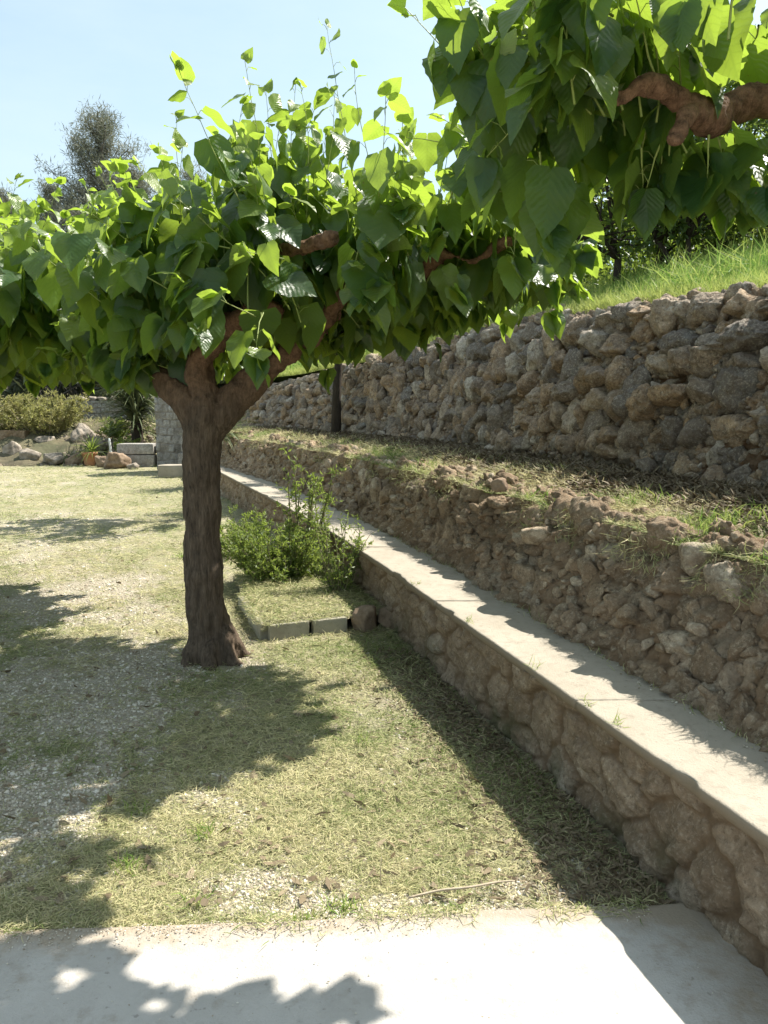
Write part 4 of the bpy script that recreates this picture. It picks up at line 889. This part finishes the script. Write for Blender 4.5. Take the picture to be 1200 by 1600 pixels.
# ------------------------------------------------------------------ far rock garden
def put_rock(x, y, s, seed, label, mat='rock', name='boulder', z=0., group='rock garden stones', cat='rock', rough=.45):
    V, F = rock(*s, seed, 26, rough); o = mesh(name, V, F, MAT[mat]); o.location = (x, y, z - .03); o.rotation_euler = (0, 0, seed * 1.3); return tag(o, label, cat, group)
put_rock(-7.35, 21.0, (.95, .8, .66), 1, 'brown pitted boulder at the front of the rock garden, left of the white blocks', 'rock_brown')
put_rock(-7.95, 21.6, (.45, .4, .45), 2, 'small dark stone just right of the terracotta pot', 'rock_brown')
put_rock(-8.95, 22.3, (.62, .5, .55), 3, 'dark pitted stone just left of the terracotta pot', 'rock_brown')
put_rock(-9.65, 22.4, (.95, .6, .62), 4, 'pale crumbly boulder in the middle of the rock garden edge')
put_rock(-10.4, 22.6, (.85, .6, .66), 5, 'smooth rounded boulder near the left end of the rock garden', rough=.2)
put_rock(-11.1, 23.0, (.6, .5, .8), 10, 'upright grey stone at the left end, under the oleander')
put_rock(-9.5, 24.4, (.95, .8, 1.0), 6, 'tallest grey rock behind the pot and grasses', 'rock', z=.42)
put_rock(-8.65, 23.7, (.7, .6, .6), 7, 'low pale rock tucked behind the terracotta pot', 'rock', z=.4)
put_rock(-10.5, 24.0, (.7, .6, .5), 8, 'weathered rock at the foot of the pale oleander', 'rock', z=.5)
put_rock(-6.8, 20.8, (.42, .4, .26), 9, 'small light stone at the right end of the front boulder')
block_args = [(-9.25, 22.9, .42)]
# raised bed behind the stones
ys = np.linspace(22.2, 32, 30); q = np.linspace(0, 1, 90); V = np.array([[-17 + 11.3 * b, y + .5 * math.sin(b * 9), min(1.2, -.1 + (y - 22.3) * .36)] for y in ys for b in q]); V[:, 2] += (fbm(V, .9, 4, 81) - .5) * .5
V[:, 2] += (fbm(V, 4, 4, 82) - .5) * .3
tag(mesh('planting_mound', V, grid_faces(30, 90), MAT['hill']), kind='structure')
# white blocks
g = 'white concrete blocks by the yucca'
block((-6.95, 21.7, .36), .08, (1.0, .5, .30), 'white concrete block lying on top, leftmost of the row', g, 'concrete_block', 'white_brick', 5, rnd=.03, rough=.02)
block((-6.9, 21.7, 0), .05, (.92, .5, .35), 'lower rough block under the leftmost white block', g, 'concrete_block', 'white_brick', 6, rnd=.04, rough=.03)
block((-6.05, 21.9, .0), .1, (.68, .5, .72), 'large square white block in the middle of the row', g, 'concrete_block', 'white_brick', 7, rnd=.03, rough=.02)
block((-5.5, 22.0, .0), -.05, (.36, .5, .74), 'narrow white block at the right of the row', g, 'concrete_block', 'white_brick', 8, rnd=.03, rough=.02)
for at_ in [o for o in bpy.data.objects if o.name.startswith('concrete_block')]:
    n = len(at_.data.vertices)
    for k_, v_ in (('cell', .6), ('gap', 0.), ('dirt', .3)):
        a = at_.data.attributes.new(k_, 'FLOAT', 'POINT'); a.data.foreach_set('value', np.full(n, v_, np.float32))
# pale block retaining wall behind
def brick_face(w_, h_, cw, ch, seed, depth=.03, nx=None, dz=.03, thick=.5):
    """coursed block face in x-z plane standing on z=0, with top and ends"""
    nx = int(w_ / .035); nz = int(h_ / dz); x = np.linspace(0, w_, nx); z = np.linspace(0, h_, nz)
    X, Z = np.meshgrid(x, z, indexing='ij'); X = X.ravel(); Z = Z.ravel(); Zs = Z + (fbm(p3(X, Z), 2.5, 3, seed + 2) - .5) * .22; r = np.floor(Zs / ch); u = (X + (fbm(p3(X, Z), 3, 3, seed + 4) - .5) * .15) / cw + .5 * (r % 2) + .2 * _h(r, r * 0, r * 0, seed)
    c = np.floor(u); fu = u - c; fz = Zs / ch - r; e = np.minimum(np.minimum(fu, 1 - fu) * cw, np.minimum(fz, 1 - fz) * ch) / .035; e = np.clip(e, 0, 1)
    cid = _h(c, r, 0 * c, seed); d = depth * (e ** .5) * (.6 + .8 * cid) + (fbm(p3(X, Z), 5, 5, seed) - .5) * .14
    V = np.stack([X, -d, Z], -1); at = {'cell': cid, 'gap': 1 - e, 'dirt': fbm(p3(X, Z), 1.5, 3, seed), 'moss': 0 * X}
    F = [grid_faces(nx, nz)]
    n0 = len(V); iT = np.arange(nx) * nz + nz - 1; back = V[iT] + [0, thick, 0]; 
    sL = np.arange(nz); sR = (nx - 1) * nz + np.arange(nz); bL = V[sL] + [0, thick, 0]; bR = V[sR] + [0, thick, 0]
    V = np.vstack([V, back, bL, bR]); i = np.arange(nx - 1); F.append(np.stack([iT[:-1], iT[1:], n0 + i + 1, n0 + i], -1)[:, ::1])
    i = np.arange(nz - 1); a = n0 + nx; F.append(np.stack([sL[:-1], sL[1:], a + i + 1, a + i], -1)); a += nz; F.append(np.stack([sR[:-1], a + i, a + i + 1, sR[1:]], -1))
    at = {k: np.concatenate([v, np.full(len(V) - n0, .5 if k != 'gap' else 0.)]) for k, v in at.items()}
    return V, F, at
def brick_thing(parent, nm, w_, h_, cw, ch, seed, loc, rz, mat='white_brick', thick=.5):
    V, F, at = brick_face(w_, h_, cw, ch, seed, thick=thick); c, s = math.cos(rz), math.sin(rz)
    V = np.stack([V[:, 0] * c - V[:, 1] * s, V[:, 0] * s + V[:, 1] * c, V[:, 2]], -1) + np.array(loc); o = mesh(nm, V, F, MAT[mat], attrs=at, smooth=False); under(parent, o); return o
b = empty('block_retaining_wall', (-11.2, 27, .8), 0, 'white coursed block wall with stones along its top, left of the yucca', 'wall')
brick_thing(b, 'blockwork', 4.0, 1.1, .15, .17, 3, (-11.0, 27, .80), -.04)
mb = MB()
for k in range(11):
    V, F = rock(rng.uniform(.35, .6), .5, rng.uniform(.18, .36), 60 + k, 14, .3); mb.add(V + [-10.9 + k * .37, 27.15 - k * .015, 1.88], F, rng.uniform())
o = mb.obj('capstones', MAT['rock']); under(b, o)
b = empty('dark_retaining_wall', (-17, 25.5, 0), 0, 'dark shaded block wall at the far left under the oleander', 'wall')
brick_thing(b, 'blockwork', 4.1, 1.0, .5, .26, 4, (-15.3, 24.3, -.05), -.05, 'lower_wall')
# stepped pillar at the end of the bench
b = empty('stepped_block_pillar', (-5., 19.2, 0), 0, 'tall pale block pillar with stepped blocks at the far end of the bench', 'pillar')
brick_thing(b, 'pillar', 1.05, 2.25, .19, .20, 6, (-5.75, 19.5, -.05), .05, thick=.9)
for k, (x, y, z, sx, sz) in enumerate(((-4.85, 19.25, 0, .5, .55), (-4.82, 19.32, .55, .42, .42), (-4.80, 19.4, .97, .40, .42), (-4.78, 19.5, 1.39, .36, .40))):
    V, F = cbox(sx, .5, sz - .01, rnd=.03, rough=.02, seed=20 + k); V = V + [x, y, z]; o = mesh('step_block', V, F, MAT['white_brick'], attrs={'cell': np.full(len(V), .3 + .15 * k), 'gap': np.zeros(len(V)), 'dirt': np.full(len(V), .3)}); under(b, o)
V, F = rock(1.1, .9, .55, 88); o = mesh('capstone', V + [-5.2, 19.9, 2.15], F, MAT['rock']); under(b, o)
block((-5.0, 18.35, .0), .1, (.72, .4, .30), 'loose sandy block on the lawn before the stepped pillar', None, 'loose_block', 'coping', 31, rnd=.03, rough=.02)
# pot with plant
def lathe(prof, seg=28):
    a = np.linspace(0, 2 * math.pi, seg, endpoint=False); V = np.array([[r * math.cos(t), r * math.sin(t), z] for r, z in prof for t in a]); return V, grid_faces(len(prof), seg, 0, True)
pot = empty('flower_pot', (-8.45, 22.1, 0), 0, 'terracotta pot holding a tufted green plant among the rocks', 'pot')
V, F = lathe([(.0, 0), (.13, 0), (.15, .05), (.20, .32), (.225, .32), (.23, .40), (.20, .40), (.19, .35), (0, .34)]); under(pot, mesh('pot', V + [-8.45, 22.1, 0], F, MAT['terracotta']))
def strap_leaves(name, c, n, L, wdt, mat, up=.4, droop=.8, seg=6, zspread=0.):
    VV = []; FF = []; lv = []; off = 0
    for k in range(n):
        az = rng.uniform(0, 6.28); el = rng.uniform(-.25, 1.35) * up + .1; l = L * rng.uniform(.7, 1.15); p = np.array(c, float) + [0, 0, rng.uniform(0, 1) * zspread]
        d = np.array([math.cos(az) * math.cos(el), math.sin(az) * math.cos(el), math.sin(el)]); sd = np.array([-math.sin(az), math.cos(az), 0]); P = []
        for j in range(seg + 1):
            f = j / seg; wj = wdt * (.5 + 1.1 * f if f < .3 else .83 * (1 - f) / .7 + .02) ; nn = np.cross(d, sd)
            P += [p - sd * wj / 2 + nn * wj * .15, p.copy(), p + sd * wj / 2 + nn * wj * .15]
            p = p + d * l / seg; d = nrm(d + np.array([0, 0, -droop / seg]))
        VV.append(np.array(P)); FF.append(grid_faces(seg + 1, 3, off)); off += len(P); lv += [rng.uniform()] * len(P)
    V = np.vstack(VV); return mesh(name, V, np.vstack(FF), MAT[mat], attrs={'lv': np.array(lv), 'age': np.zeros(len(V))})
under(pot, strap_leaves('plant', (-8.40, 22.15, .36), 90, .72, .04, 'shrub', .9, 1.2))
# yucca
yu = empty('yucca_plant', (-7.55, 23.6, .4), 0, 'large spiky yucca with sword leaves beside the pale block pillar', 'plant')
V, F = tube([(-7.55, 23.6, -.1), (-7.53, 23.6, .9), (-7.55, 23.6, 2.0)], [.2, .17, .13], 10, 12); o = mesh('trunk', V, F, MAT['bark_dark'], attrs={'up': np.zeros(len(V))}); under(yu, o)
under(yu, strap_leaves('crown', (-7.55, 23.6, 1.0), 620, 1.35, .075, 'yucca', .85, .9, 5, 1.35), )
ag = empty('spiky_plant', (-2.75, 16.2, 1.05), 0, 'dark green strap-leaved clump on the terrace at the end of the upper wall', 'plant')
under(ag, strap_leaves('leaves', (-3.35, 16.0, 1.0), 160, 1.0, .05, 'yucca', 1., .8, 5, .25))
# pale oleander and garden shrubs
bush((-10.85, 24.9, .55), 70, 1.45, 1.35, 170, .12, 'oleander', 'pale yellowish oleander bush with bare grey stems at the left of the rock garden', 'bush', 'oleander_bush', (.6, 1.), .3, None, 'dry_twig')
bush((-12.5, 25.0, .5), 34, 1.5, 1.0, 150, .12, 'oleander', 'duller oleander bush cut by the left edge of the photo', 'bush', 'oleander_bush', (.6, 1.), .3, None, 'dry_twig')
bush((-8.45, 24.3, .7), 30, .6, .45, 110, .08, 'shrub', 'rounded yellow-green shrub between the white wall and the yucca', 'bush', 'garden_shrub')
bush((-7.6, 22.7, .3), 22, .5, .42, 100, .07, 'shrub', 'dark low shrub between the boulder and the white blocks', 'bush', 'garden_shrub')
V, F = tube([(-7.85, 22.2, .1), (-7.87, 22.2, .4), (-7.90, 22.2, .78)], [.035, .035, .03], 10, 8); o = mesh('garden_stake', V, F, MAT['white_paint']); tag(o, 'short white stake leaning beside the potted plant', 'stake')

# ------------------------------------------------------------------ loose things
tz = lambda x, y: float(terrace_z(np.array([x]), np.array([y]))[0])
V, F = rock(.13, .11, .10, 51, 20, .4); o = mesh('loose_stone', V, F, MAT['rock_brown']); o.location = (.72, 4.75, 1.10); tag(o, 'small dark stone sitting on the grassy edge of the rubble wall', 'stone')
V, F = tube([(.08, 2.31, .03), (.18, 2.34, .035), (.28, 2.35, .04), (.38, 2.39, .032), (.44, 2.40, .03)], [.0035, .004, .004, .0035, .002], 6, 20)
o = mesh('dry_stick', V, F, MAT['dry_twig']); tag(o, 'thin dry stick lying on the lawn near the concrete edge', 'stick')
V, F = tube([(-.01, 2.42, .0), (-.012, 2.42, .05), (-.008, 2.43, .10)], [.002, .0017, .001], 5, 8); o = mesh('dry_straw', V, F, MAT['dry_twig']); tag(o, 'tiny upright dry stem poking out of the lawn near the concrete', 'stick')

# ------------------------------------------------------------------ blades, pebbles, litter
def blades(name, x, y, z, L, wd, elev, mat, kind='stuff', lvf=None, bend=.4, label=None):
    n = len(x); az = rng.uniform(0, 6.28, n); el = elev; d = np.stack([np.cos(az) * np.cos(el), np.sin(az) * np.cos(el), np.sin(el)], -1)
    sd = nrm(np.cross(d, rng.normal(0, 1, (n, 3)) * [.35, .35, 1.])); P0 = np.stack([x, y, z], -1); P1 = P0 + d * (L * .5)[:, None]
    d2 = nrm(d + np.stack([rng.normal(0, bend, n), rng.normal(0, bend, n), -bend * np.abs(rng.normal(0, 1, n)) * np.sin(el) * 1.2], -1)); P2 = P1 + d2 * (L * .5)[:, None]
    h = (wd / 2)[:, None]
    V = np.stack([P0 - sd * h * .8, P0 + sd * h * .8, P1 - sd * h, P1 + sd * h, P2 - sd * h * .25, P2 + sd * h * .25], 1).reshape(-1, 3)
    f = np.array([[0, 1, 3, 2], [2, 3, 5, 4]]); F = (f[None] + (np.arange(n) * 6)[:, None, None]).reshape(-1, 4)
    lv = rng.uniform(0, 1, n) if lvf is None else lvf
    o = mesh(name, V, F, MAT[mat], attrs={'lv': np.repeat(lv, 6), 'age': np.zeros(6 * n)}, smooth=False); return tag(o, label, kind=kind)
def sample_ground(n, y0, y1, pw=1.6):
    u = rng.uniform(0, 1, n); e = 1 - pw; y = (y0 ** e + u * (y1 ** e - y0 ** e)) ** (1 / e)
    x = rng.uniform(-.62, .52, n) * y; return x, y
x, y = sample_ground(330000, 2.15, 24); k = (x < bench_o(y) - .01) & (y > slab_edge(x) + (fbm(p3(x, y), 9, 3, 5) - .62) * .25)
k &= ~((y > 5.15) & (y < 7.4) & (x > -.85 - (y - 5.3) * .33) & (y > 5.2 + (x + .82) * .44))
x, y = x[k], y[k]; g = gravel_mask(x, y); dens = fbm(p3(x, y), 2.1, 4, 33); keep = rng.uniform(0, 1, len(x)) < np.clip(1.15 - g * 1.12, .06, 1) * np.clip(.35 + (dens - .35) * 3, .25, 1); x, y, dens = x[keep], y[keep], dens[keep]
n = len(x); sc = (y / 3.2) ** .6; patch = fbm(p3(x, y), 1.6, 4, 44)
greenness = np.clip((patch - .5) * 4, -.5, .8) - .25 * np.clip(1 - np.abs(x - bench_o(y) + .25) / .4, 0, 1)
blades('grass_clippings', x, y, ground_z(x, y) + rng.uniform(.001, .014, n) * np.minimum(sc, 2), .036 * rng.uniform(.3, 1.7, n) * sc, .0021 * rng.uniform(.6, 1.5, n) * sc ** 1.1,
       np.abs(rng.normal(0, .28, n)), 'cut_grass', lvf=np.clip(rng.uniform(0, 1, n) ** .9 - greenness * .45, 0, 1), bend=.3)
x, y = sample_ground(60000, 2.2, 20); k = (x < bench_o(y) - .01) & (y > slab_edge(x) + .01); x, y = x[k], y[k]; g = gravel_mask(x, y); patch = fbm(p3(x, y), 1.6, 4, 44)
pr = np.clip((patch - .44) * 5, 0.04, 1) * np.clip(1 - g, .03, 1); cl = fbm(p3(x, y), 7, 3, 45); k = rng.uniform(0, 1, len(x)) < pr * np.clip((cl - .4) * 5, .05, 1); x, y = x[k], y[k]; n = len(x); sc = (y / 3.2) ** .5
blades('short_grass', x, y, ground_z(x, y), .038 * rng.uniform(.5, 1.7, n) * sc, .0026 * rng.uniform(.7, 1.4, n) * sc, rng.uniform(.5, 1.4, n), 'cut_grass', lvf=np.clip(rng.uniform(-.1, .55, n), 0, 1))
# tufts: weeds by the shade edge and along the concrete
tx = []; 
for cx, cy, m_, L_ in ((-.68, 2.72, 40, .07), (-.62, 2.32, 26, .05), (-.25, 2.22, 60, .04), (-1.0, 2.9, 30, .05), (-.14, 2.3, 60, .05), (-.1, 3.5, 24, .05), (-.9, 2.5, 40, .06), (.2, 2.27, 50, .04), (-2.2, 8.2, 60, .09), (-1.7, 7.0, 60, .08)):
    tx += [(cx + rng.normal(0, .03), cy + rng.normal(0, .025), L_) for _ in range(m_)]
tx = np.array(tx); n = len(tx); blades('weed_tufts', tx[:, 0], tx[:, 1], ground_z(tx[:, 0], tx[:, 1]) + .005, tx[:, 2] * rng.uniform(.6, 1.3, n), np.full(n, .004), rng.uniform(.35, 1.3, n), 'green_grass', lvf=rng.uniform(0, .9, n))
# bed clippings
n = 15000; x = rng.uniform(-1.5, .1, n); y = rng.uniform(5.2, 7.3, n); k = (x > np.interp(y, [5.2, 6.3, 7.6], [-.88, -1.20, -1.54])) & (x < bench_o(y) - .02) & (y > 5.265 + (x + .82) * .44); x, y = x[k], y[k]; n = len(x)
V0 = np.stack([x, y, np.full(n, .105)], -1); z = .114 + (fbm(V0, 6, 4, 66) - .5) * .035 - np.clip(y - 6.6, 0, 1) * .11 + .006
blades('bed_clippings', x, y, z, .055 * rng.uniform(.5, 1.5, n), .004 * rng.uniform(.6, 1.4, n), np.abs(rng.normal(0, .3, n)), 'cut_grass')
# terrace grass and litter
def on_terrace(n, y0, y1, pw=1.5):
    u = rng.uniform(0, 1, n); e = 1 - pw; y = (y0 ** e + u * (y1 ** e - y0 ** e)) ** (1 / e); q = rng.uniform(-.12, 1, n); a = bench_i(y) + .36; b = up_base(y) - .02
    return a + (b - a) * q, y, q
x, y, q = on_terrace(120000, 1.8, 19); m = fbm(p3(x, y), 2.2, 4, 12); k = rng.uniform(0, 1, len(x)) < np.clip((m - .34) * 5, .1, 1) * np.clip(1.6 - 2.6 * np.clip(q - .10, 0, 1), .03, 1); x, y = x[k], y[k]; n = len(x); sc = (y / 4) ** .5
blades('terrace_grass', x, y, terrace_z(x, y) + .004, .05 * rng.uniform(.5, 1.6, n) * sc, .0034 * rng.uniform(.6, 1.4, n) * sc, np.abs(rng.normal(0, .4, n)), 'cut_grass', lvf=np.clip(.2 + rng.uniform(0, 1, n) - (fbm(p3(x, y), 1.7, 3, 14) - .45) * 2.2, 0, 1))
x, y, q = on_terrace(50000, 1.8, 19); m = fbm(p3(x, y), 2.8, 4, 15); k = rng.uniform(0, 1, len(x)) < np.clip((m - .56) * 7, 0, 1) * np.clip(1.0 - q * 1.6, 0, 1); x, y = x[k], y[k]; n = len(x)
blades('terrace_tufts', x, y, terrace_z(x, y), .075 * rng.uniform(.5, 1.6, n), .0042 * rng.uniform(.6, 1.4, n), rng.uniform(.4, 1.4, n), 'green_grass', lvf=rng.uniform(0, 1, n))
x, y, q = on_terrace(110000, 1.8, 17); k = rng.uniform(0, 1, len(x)) < np.clip((q - .22) * 2.6, 0, 1); x, y = x[k], y[k]; n = len(x)
blades('leaf_litter', x, y, terrace_z(x, y) + .006, .06 * rng.uniform(.4, 1.5, n), .012 * rng.uniform(.5, 1.6, n), np.abs(rng.normal(0, .35, n)), 'litter', lvf=rng.uniform(0, 1, n) ** 1.4)
# dry roots and grass hanging over the rubble wall edge
u = rng.uniform(0, 1, 6000); y = 1.9 * (16 / 1.9) ** u; m = fbm(p3(y * 1.5, 0 * y), 2, 3, 19); k = m > .47; y = y[k]; n = len(y); A = rng.uniform(.72, 1.05, n)
x = bench_i(y) + .36 * A - .05 - rng.uniform(0, .05, n); z = BH + (low_top(y) - BH) * A + .02
blades('hanging_grass', x, y, z, .06 * rng.uniform(.5, 1.5, n), .003 * rng.uniform(.6, 1.4, n) * (y / 3) ** .4, rng.uniform(-1.2, .3, n), 'cut_grass', lvf=rng.uniform(.2, 1, n))
# meadow grass
u = rng.uniform(0, 1, 150000); y = 2.5 * (24 / 2.5) ** u; d = rng.uniform(0, 1, len(u)) ** 1.7 * 9; x = up_base(y) + .62 + d; k = x < y * .62 + .4; x, y, d = x[k], y[k], d[k]; n = len(x)
blades('meadow_grass', x, y, meadow_z(x, y), (.13 + .05 * np.clip(d, 0, 2)) * rng.uniform(.5, 1.5, n), .005 * rng.uniform(.6, 1.5, n) * (y / 7) ** .6, rng.uniform(.6, 1.5, n), 'green_grass', lvf=np.clip(rng.uniform(0, 1, n) * .8 + (fbm(p3(x, y), 1.2, 3, 88) - .5) + .55 * (d < .3), 0, 1), bend=.35)
# daisies
n = 600; y = rng.uniform(6, 12, n); x = up_base(y) + rng.uniform(.4, 3, n); z = meadow_z(x, y) + rng.uniform(.12, .24, n); a = np.linspace(0, 6.28, 7)[:-1]
c = np.stack([x, y, z], -1); ring = c[:, None] + np.stack([np.cos(a), np.sin(a), .3 * np.cos(a)], -1)[None] * .016
tag(mesh('daisy_flowers', ring.reshape(-1, 3), np.arange(6 * n).reshape(-1, 6), MAT['white_paint']), kind='stuff')
# low weeds and stones over the planting mound
n = 5000; x = rng.uniform(-12.6, -5.4, n); y = rng.uniform(22.3, 26.5, n); k = fbm(p3(x, y), 1.3, 3, 61) > .48; x, y = x[k], y[k]; n = len(x)
blades('mound_weeds', x, y, np.clip(-.1 + (y - 22.5) * .36, 0, 1.2), .22 * rng.uniform(.4, 1.5, n), .02 * rng.uniform(.6, 1.4, n), rng.uniform(.1, 1.4, n), 'cut_grass', lvf=rng.uniform(0, 1, n))
# pebbles
def pebbles(name, x, y, z, s, mat='pebble'):
    n = len(x); t = (1 + 5 ** .5) / 2
    ico = nrm(np.array([[-1, t, 0], [1, t, 0], [-1, -t, 0], [1, -t, 0], [0, -1, t], [0, 1, t], [0, -1, -t], [0, 1, -t], [t, 0, -1], [t, 0, 1], [-t, 0, -1], [-t, 0, 1]], float))
    f = np.array([[0, 11, 5], [0, 5, 1], [0, 1, 7], [0, 7, 10], [0, 10, 11], [1, 5, 9], [5, 11, 4], [11, 10, 2], [10, 7, 6], [7, 1, 8], [3, 9, 4], [3, 4, 2], [3, 2, 6], [3, 6, 8], [3, 8, 9], [4, 9, 5], [2, 4, 11], [6, 2, 10], [8, 6, 7], [9, 8, 1]])
    V = ico[None] * rng.uniform(.65, 1.25, (n, 12, 1)) * np.stack([rng.uniform(.7, 1.2, n), rng.uniform(.6, 1., n), rng.uniform(.4, .75, n)], -1)[:, None] * s[:, None, None]
    az = rng.uniform(0, 6.28, n); c, sn = np.cos(az)[:, None], np.sin(az)[:, None]; V = np.stack([V[..., 0] * c - V[..., 1] * sn, V[..., 0] * sn + V[..., 1] * c, V[..., 2]], -1)
    V = V + np.stack([x, y, z], -1)[:, None]; F = (f[None] + (np.arange(n) * 12)[:, None, None]).reshape(-1, 3)
    tag(mesh(name, V.reshape(-1, 3), F, MAT[mat], attrs={'rnd': np.repeat(rng.uniform(0, 1, n), 12)}, smooth=False), kind='stuff')
x, y = sample_ground(90000, 2.2, 12, 2.0); k = (x < bench_o(y) - .02) & (y > slab_edge(x) + .005); x, y = x[k], y[k]; g = gravel_mask(x, y); k = rng.uniform(0, 1, len(x)) < np.clip(g + .04, 0, 1); x, y = x[k], y[k]; n = len(x)
pebbles('gravel', x, y, ground_z(x, y) + .001, rng.uniform(.0025, .0085, n) * (y / 3) ** .5 * rng.choice([1, 1, 1, 1.6], n))
# debris on ledge and slab
n = 260; y = 1.8 + rng.uniform(0, 1, n) ** 1.5 * 9; x = bench_i(y) - np.abs(rng.normal(0, .045, n)); pebbles('ledge_debris', x, y, np.full(n, BH + .004), rng.uniform(.002, .007, n))
n = 160; y = rng.uniform(1.7, 2.25, n); x = rng.uniform(-1.2, .9, n); k = y < slab_edge(x); pebbles('slab_grit', x[k], y[k], np.full(k.sum(), .026), rng.uniform(.001, .0035, k.sum()))
n = 700; y = 1.8 + rng.uniform(0, 1, n) * 8; x = bench_i(y) - np.abs(rng.normal(0, .03, n)); blades('ledge_weeds', x, y, np.full(n, BH + .003), .045 * rng.uniform(.4, 1.4, n), .003 * np.ones(n), rng.uniform(.1, 1.3, n), 'cut_grass')
print('leaves', nleaf)

n = 700; x = rng.uniform(-12.4, -5.2, n); y = rng.uniform(22.0, 25.5, n); pebbles('mound_rubble', x, y, np.clip(-.05 + (y - 22.4) * .36, 0, 1.2), rng.uniform(.04, .13, n), 'dirt_stone')

n = 1400; x = rng.uniform(-1.3, .85, n); y = slab_edge(x) - np.abs(rng.normal(0, .045, n)); pebbles('edge_grit', x, y, np.full(n, .026), rng.uniform(.001, .004, n))
n = 1500; x = rng.uniform(-1.3, .85, n); y = slab_edge(x) + .02 - np.abs(rng.normal(0, .04, n)); k = fbm(p3(x, y), 5, 3, 9) > .5; x, y = x[k], y[k]; n = len(x)
blades('edge_clippings', x, y, np.full(n, .029), .04 * rng.uniform(.4, 1.4, n), .0025 * np.ones(n), np.abs(rng.normal(0, .15, n)), 'cut_grass', bend=.3)

n = 900; x, y = sample_ground(n, 2.3, 14); k = x < bench_o(y) - .02; x, y = x[k], y[k]; n = len(x)
blades('fallen_leaves', x, y, ground_z(x, y) + .012, .05 * rng.uniform(.4, 1.3, n), .02 * rng.uniform(.5, 1.4, n), np.abs(rng.normal(0, .2, n)), 'litter', lvf=rng.uniform(.2, 1, n))
n = 30000; u = rng.uniform(0, 1, n); y = 3 * (20 / 3) ** u; d = rng.uniform(.1, 6, n); x = up_base(y) + .62 + d; m_ = fbm(p3(x, y), 1.4, 4, 94); k = (x < y * .62 + .4) & (m_ > .53); x, y = x[k], y[k]; n = len(x)
blades('meadow_weeds', x, y, meadow_z(x, y), .34 * rng.uniform(.4, 1.4, n), .009 * rng.uniform(.6, 1.5, n) * (y / 7) ** .5, rng.uniform(.7, 1.5, n), 'green_grass', lvf=rng.uniform(0, 1, n), bend=.5)

n = 9000; y = 2.3 * (9 / 2.3) ** rng.uniform(0, 1, n); x = bench_o(y) - np.abs(rng.normal(0, .22, n)) - .01; k = (y > slab_edge(x) - .08) & ~((y > 5.0) & (y < 7.6)); x, y = x[k], y[k]; n = len(x)
blades('wall_foot_litter', x, y, ground_z(x, y) + .01 + .02 * (y < slab_edge(x)), .035 * rng.uniform(.3, 1.5, n), .008 * rng.uniform(.4, 1.6, n), np.abs(rng.normal(0, .3, n)), 'litter', lvf=rng.uniform(0, 1, n) ** 1.3)
tx = np.array([(bench_o(c) + .02 + rng.normal(0, .012), c + rng.normal(0, .02), .05) for c in (2.72, 2.9, 3.35, 4.1, 5.0, 6.6, 8.1) for _ in range(16)]); n = len(tx)
blades('ledge_edge_weeds', tx[:, 0], tx[:, 1], np.full(n, BH), tx[:, 2] * rng.uniform(.4, 1.2, n), np.full(n, .003), rng.uniform(.1, 1.3, n), 'green_grass', lvf=rng.uniform(.2, 1, n))

n = 900; t_ = rng.uniform(0, 1, n); f_ = rng.uniform(0, 1, n) < .6; x = np.where(f_, -.85 + .62 * t_, -.88 - .30 * t_) + rng.normal(0, .02, n); y = np.where(f_, 5.24 + .29 * t_, 5.25 + .95 * t_) + rng.normal(0, .02, n)
blades('bed_edge_clippings', x, y, np.full(n, .108), .05 * rng.uniform(.4, 1.4, n), .003 * np.ones(n), rng.uniform(-.4, .3, n), 'cut_grass')
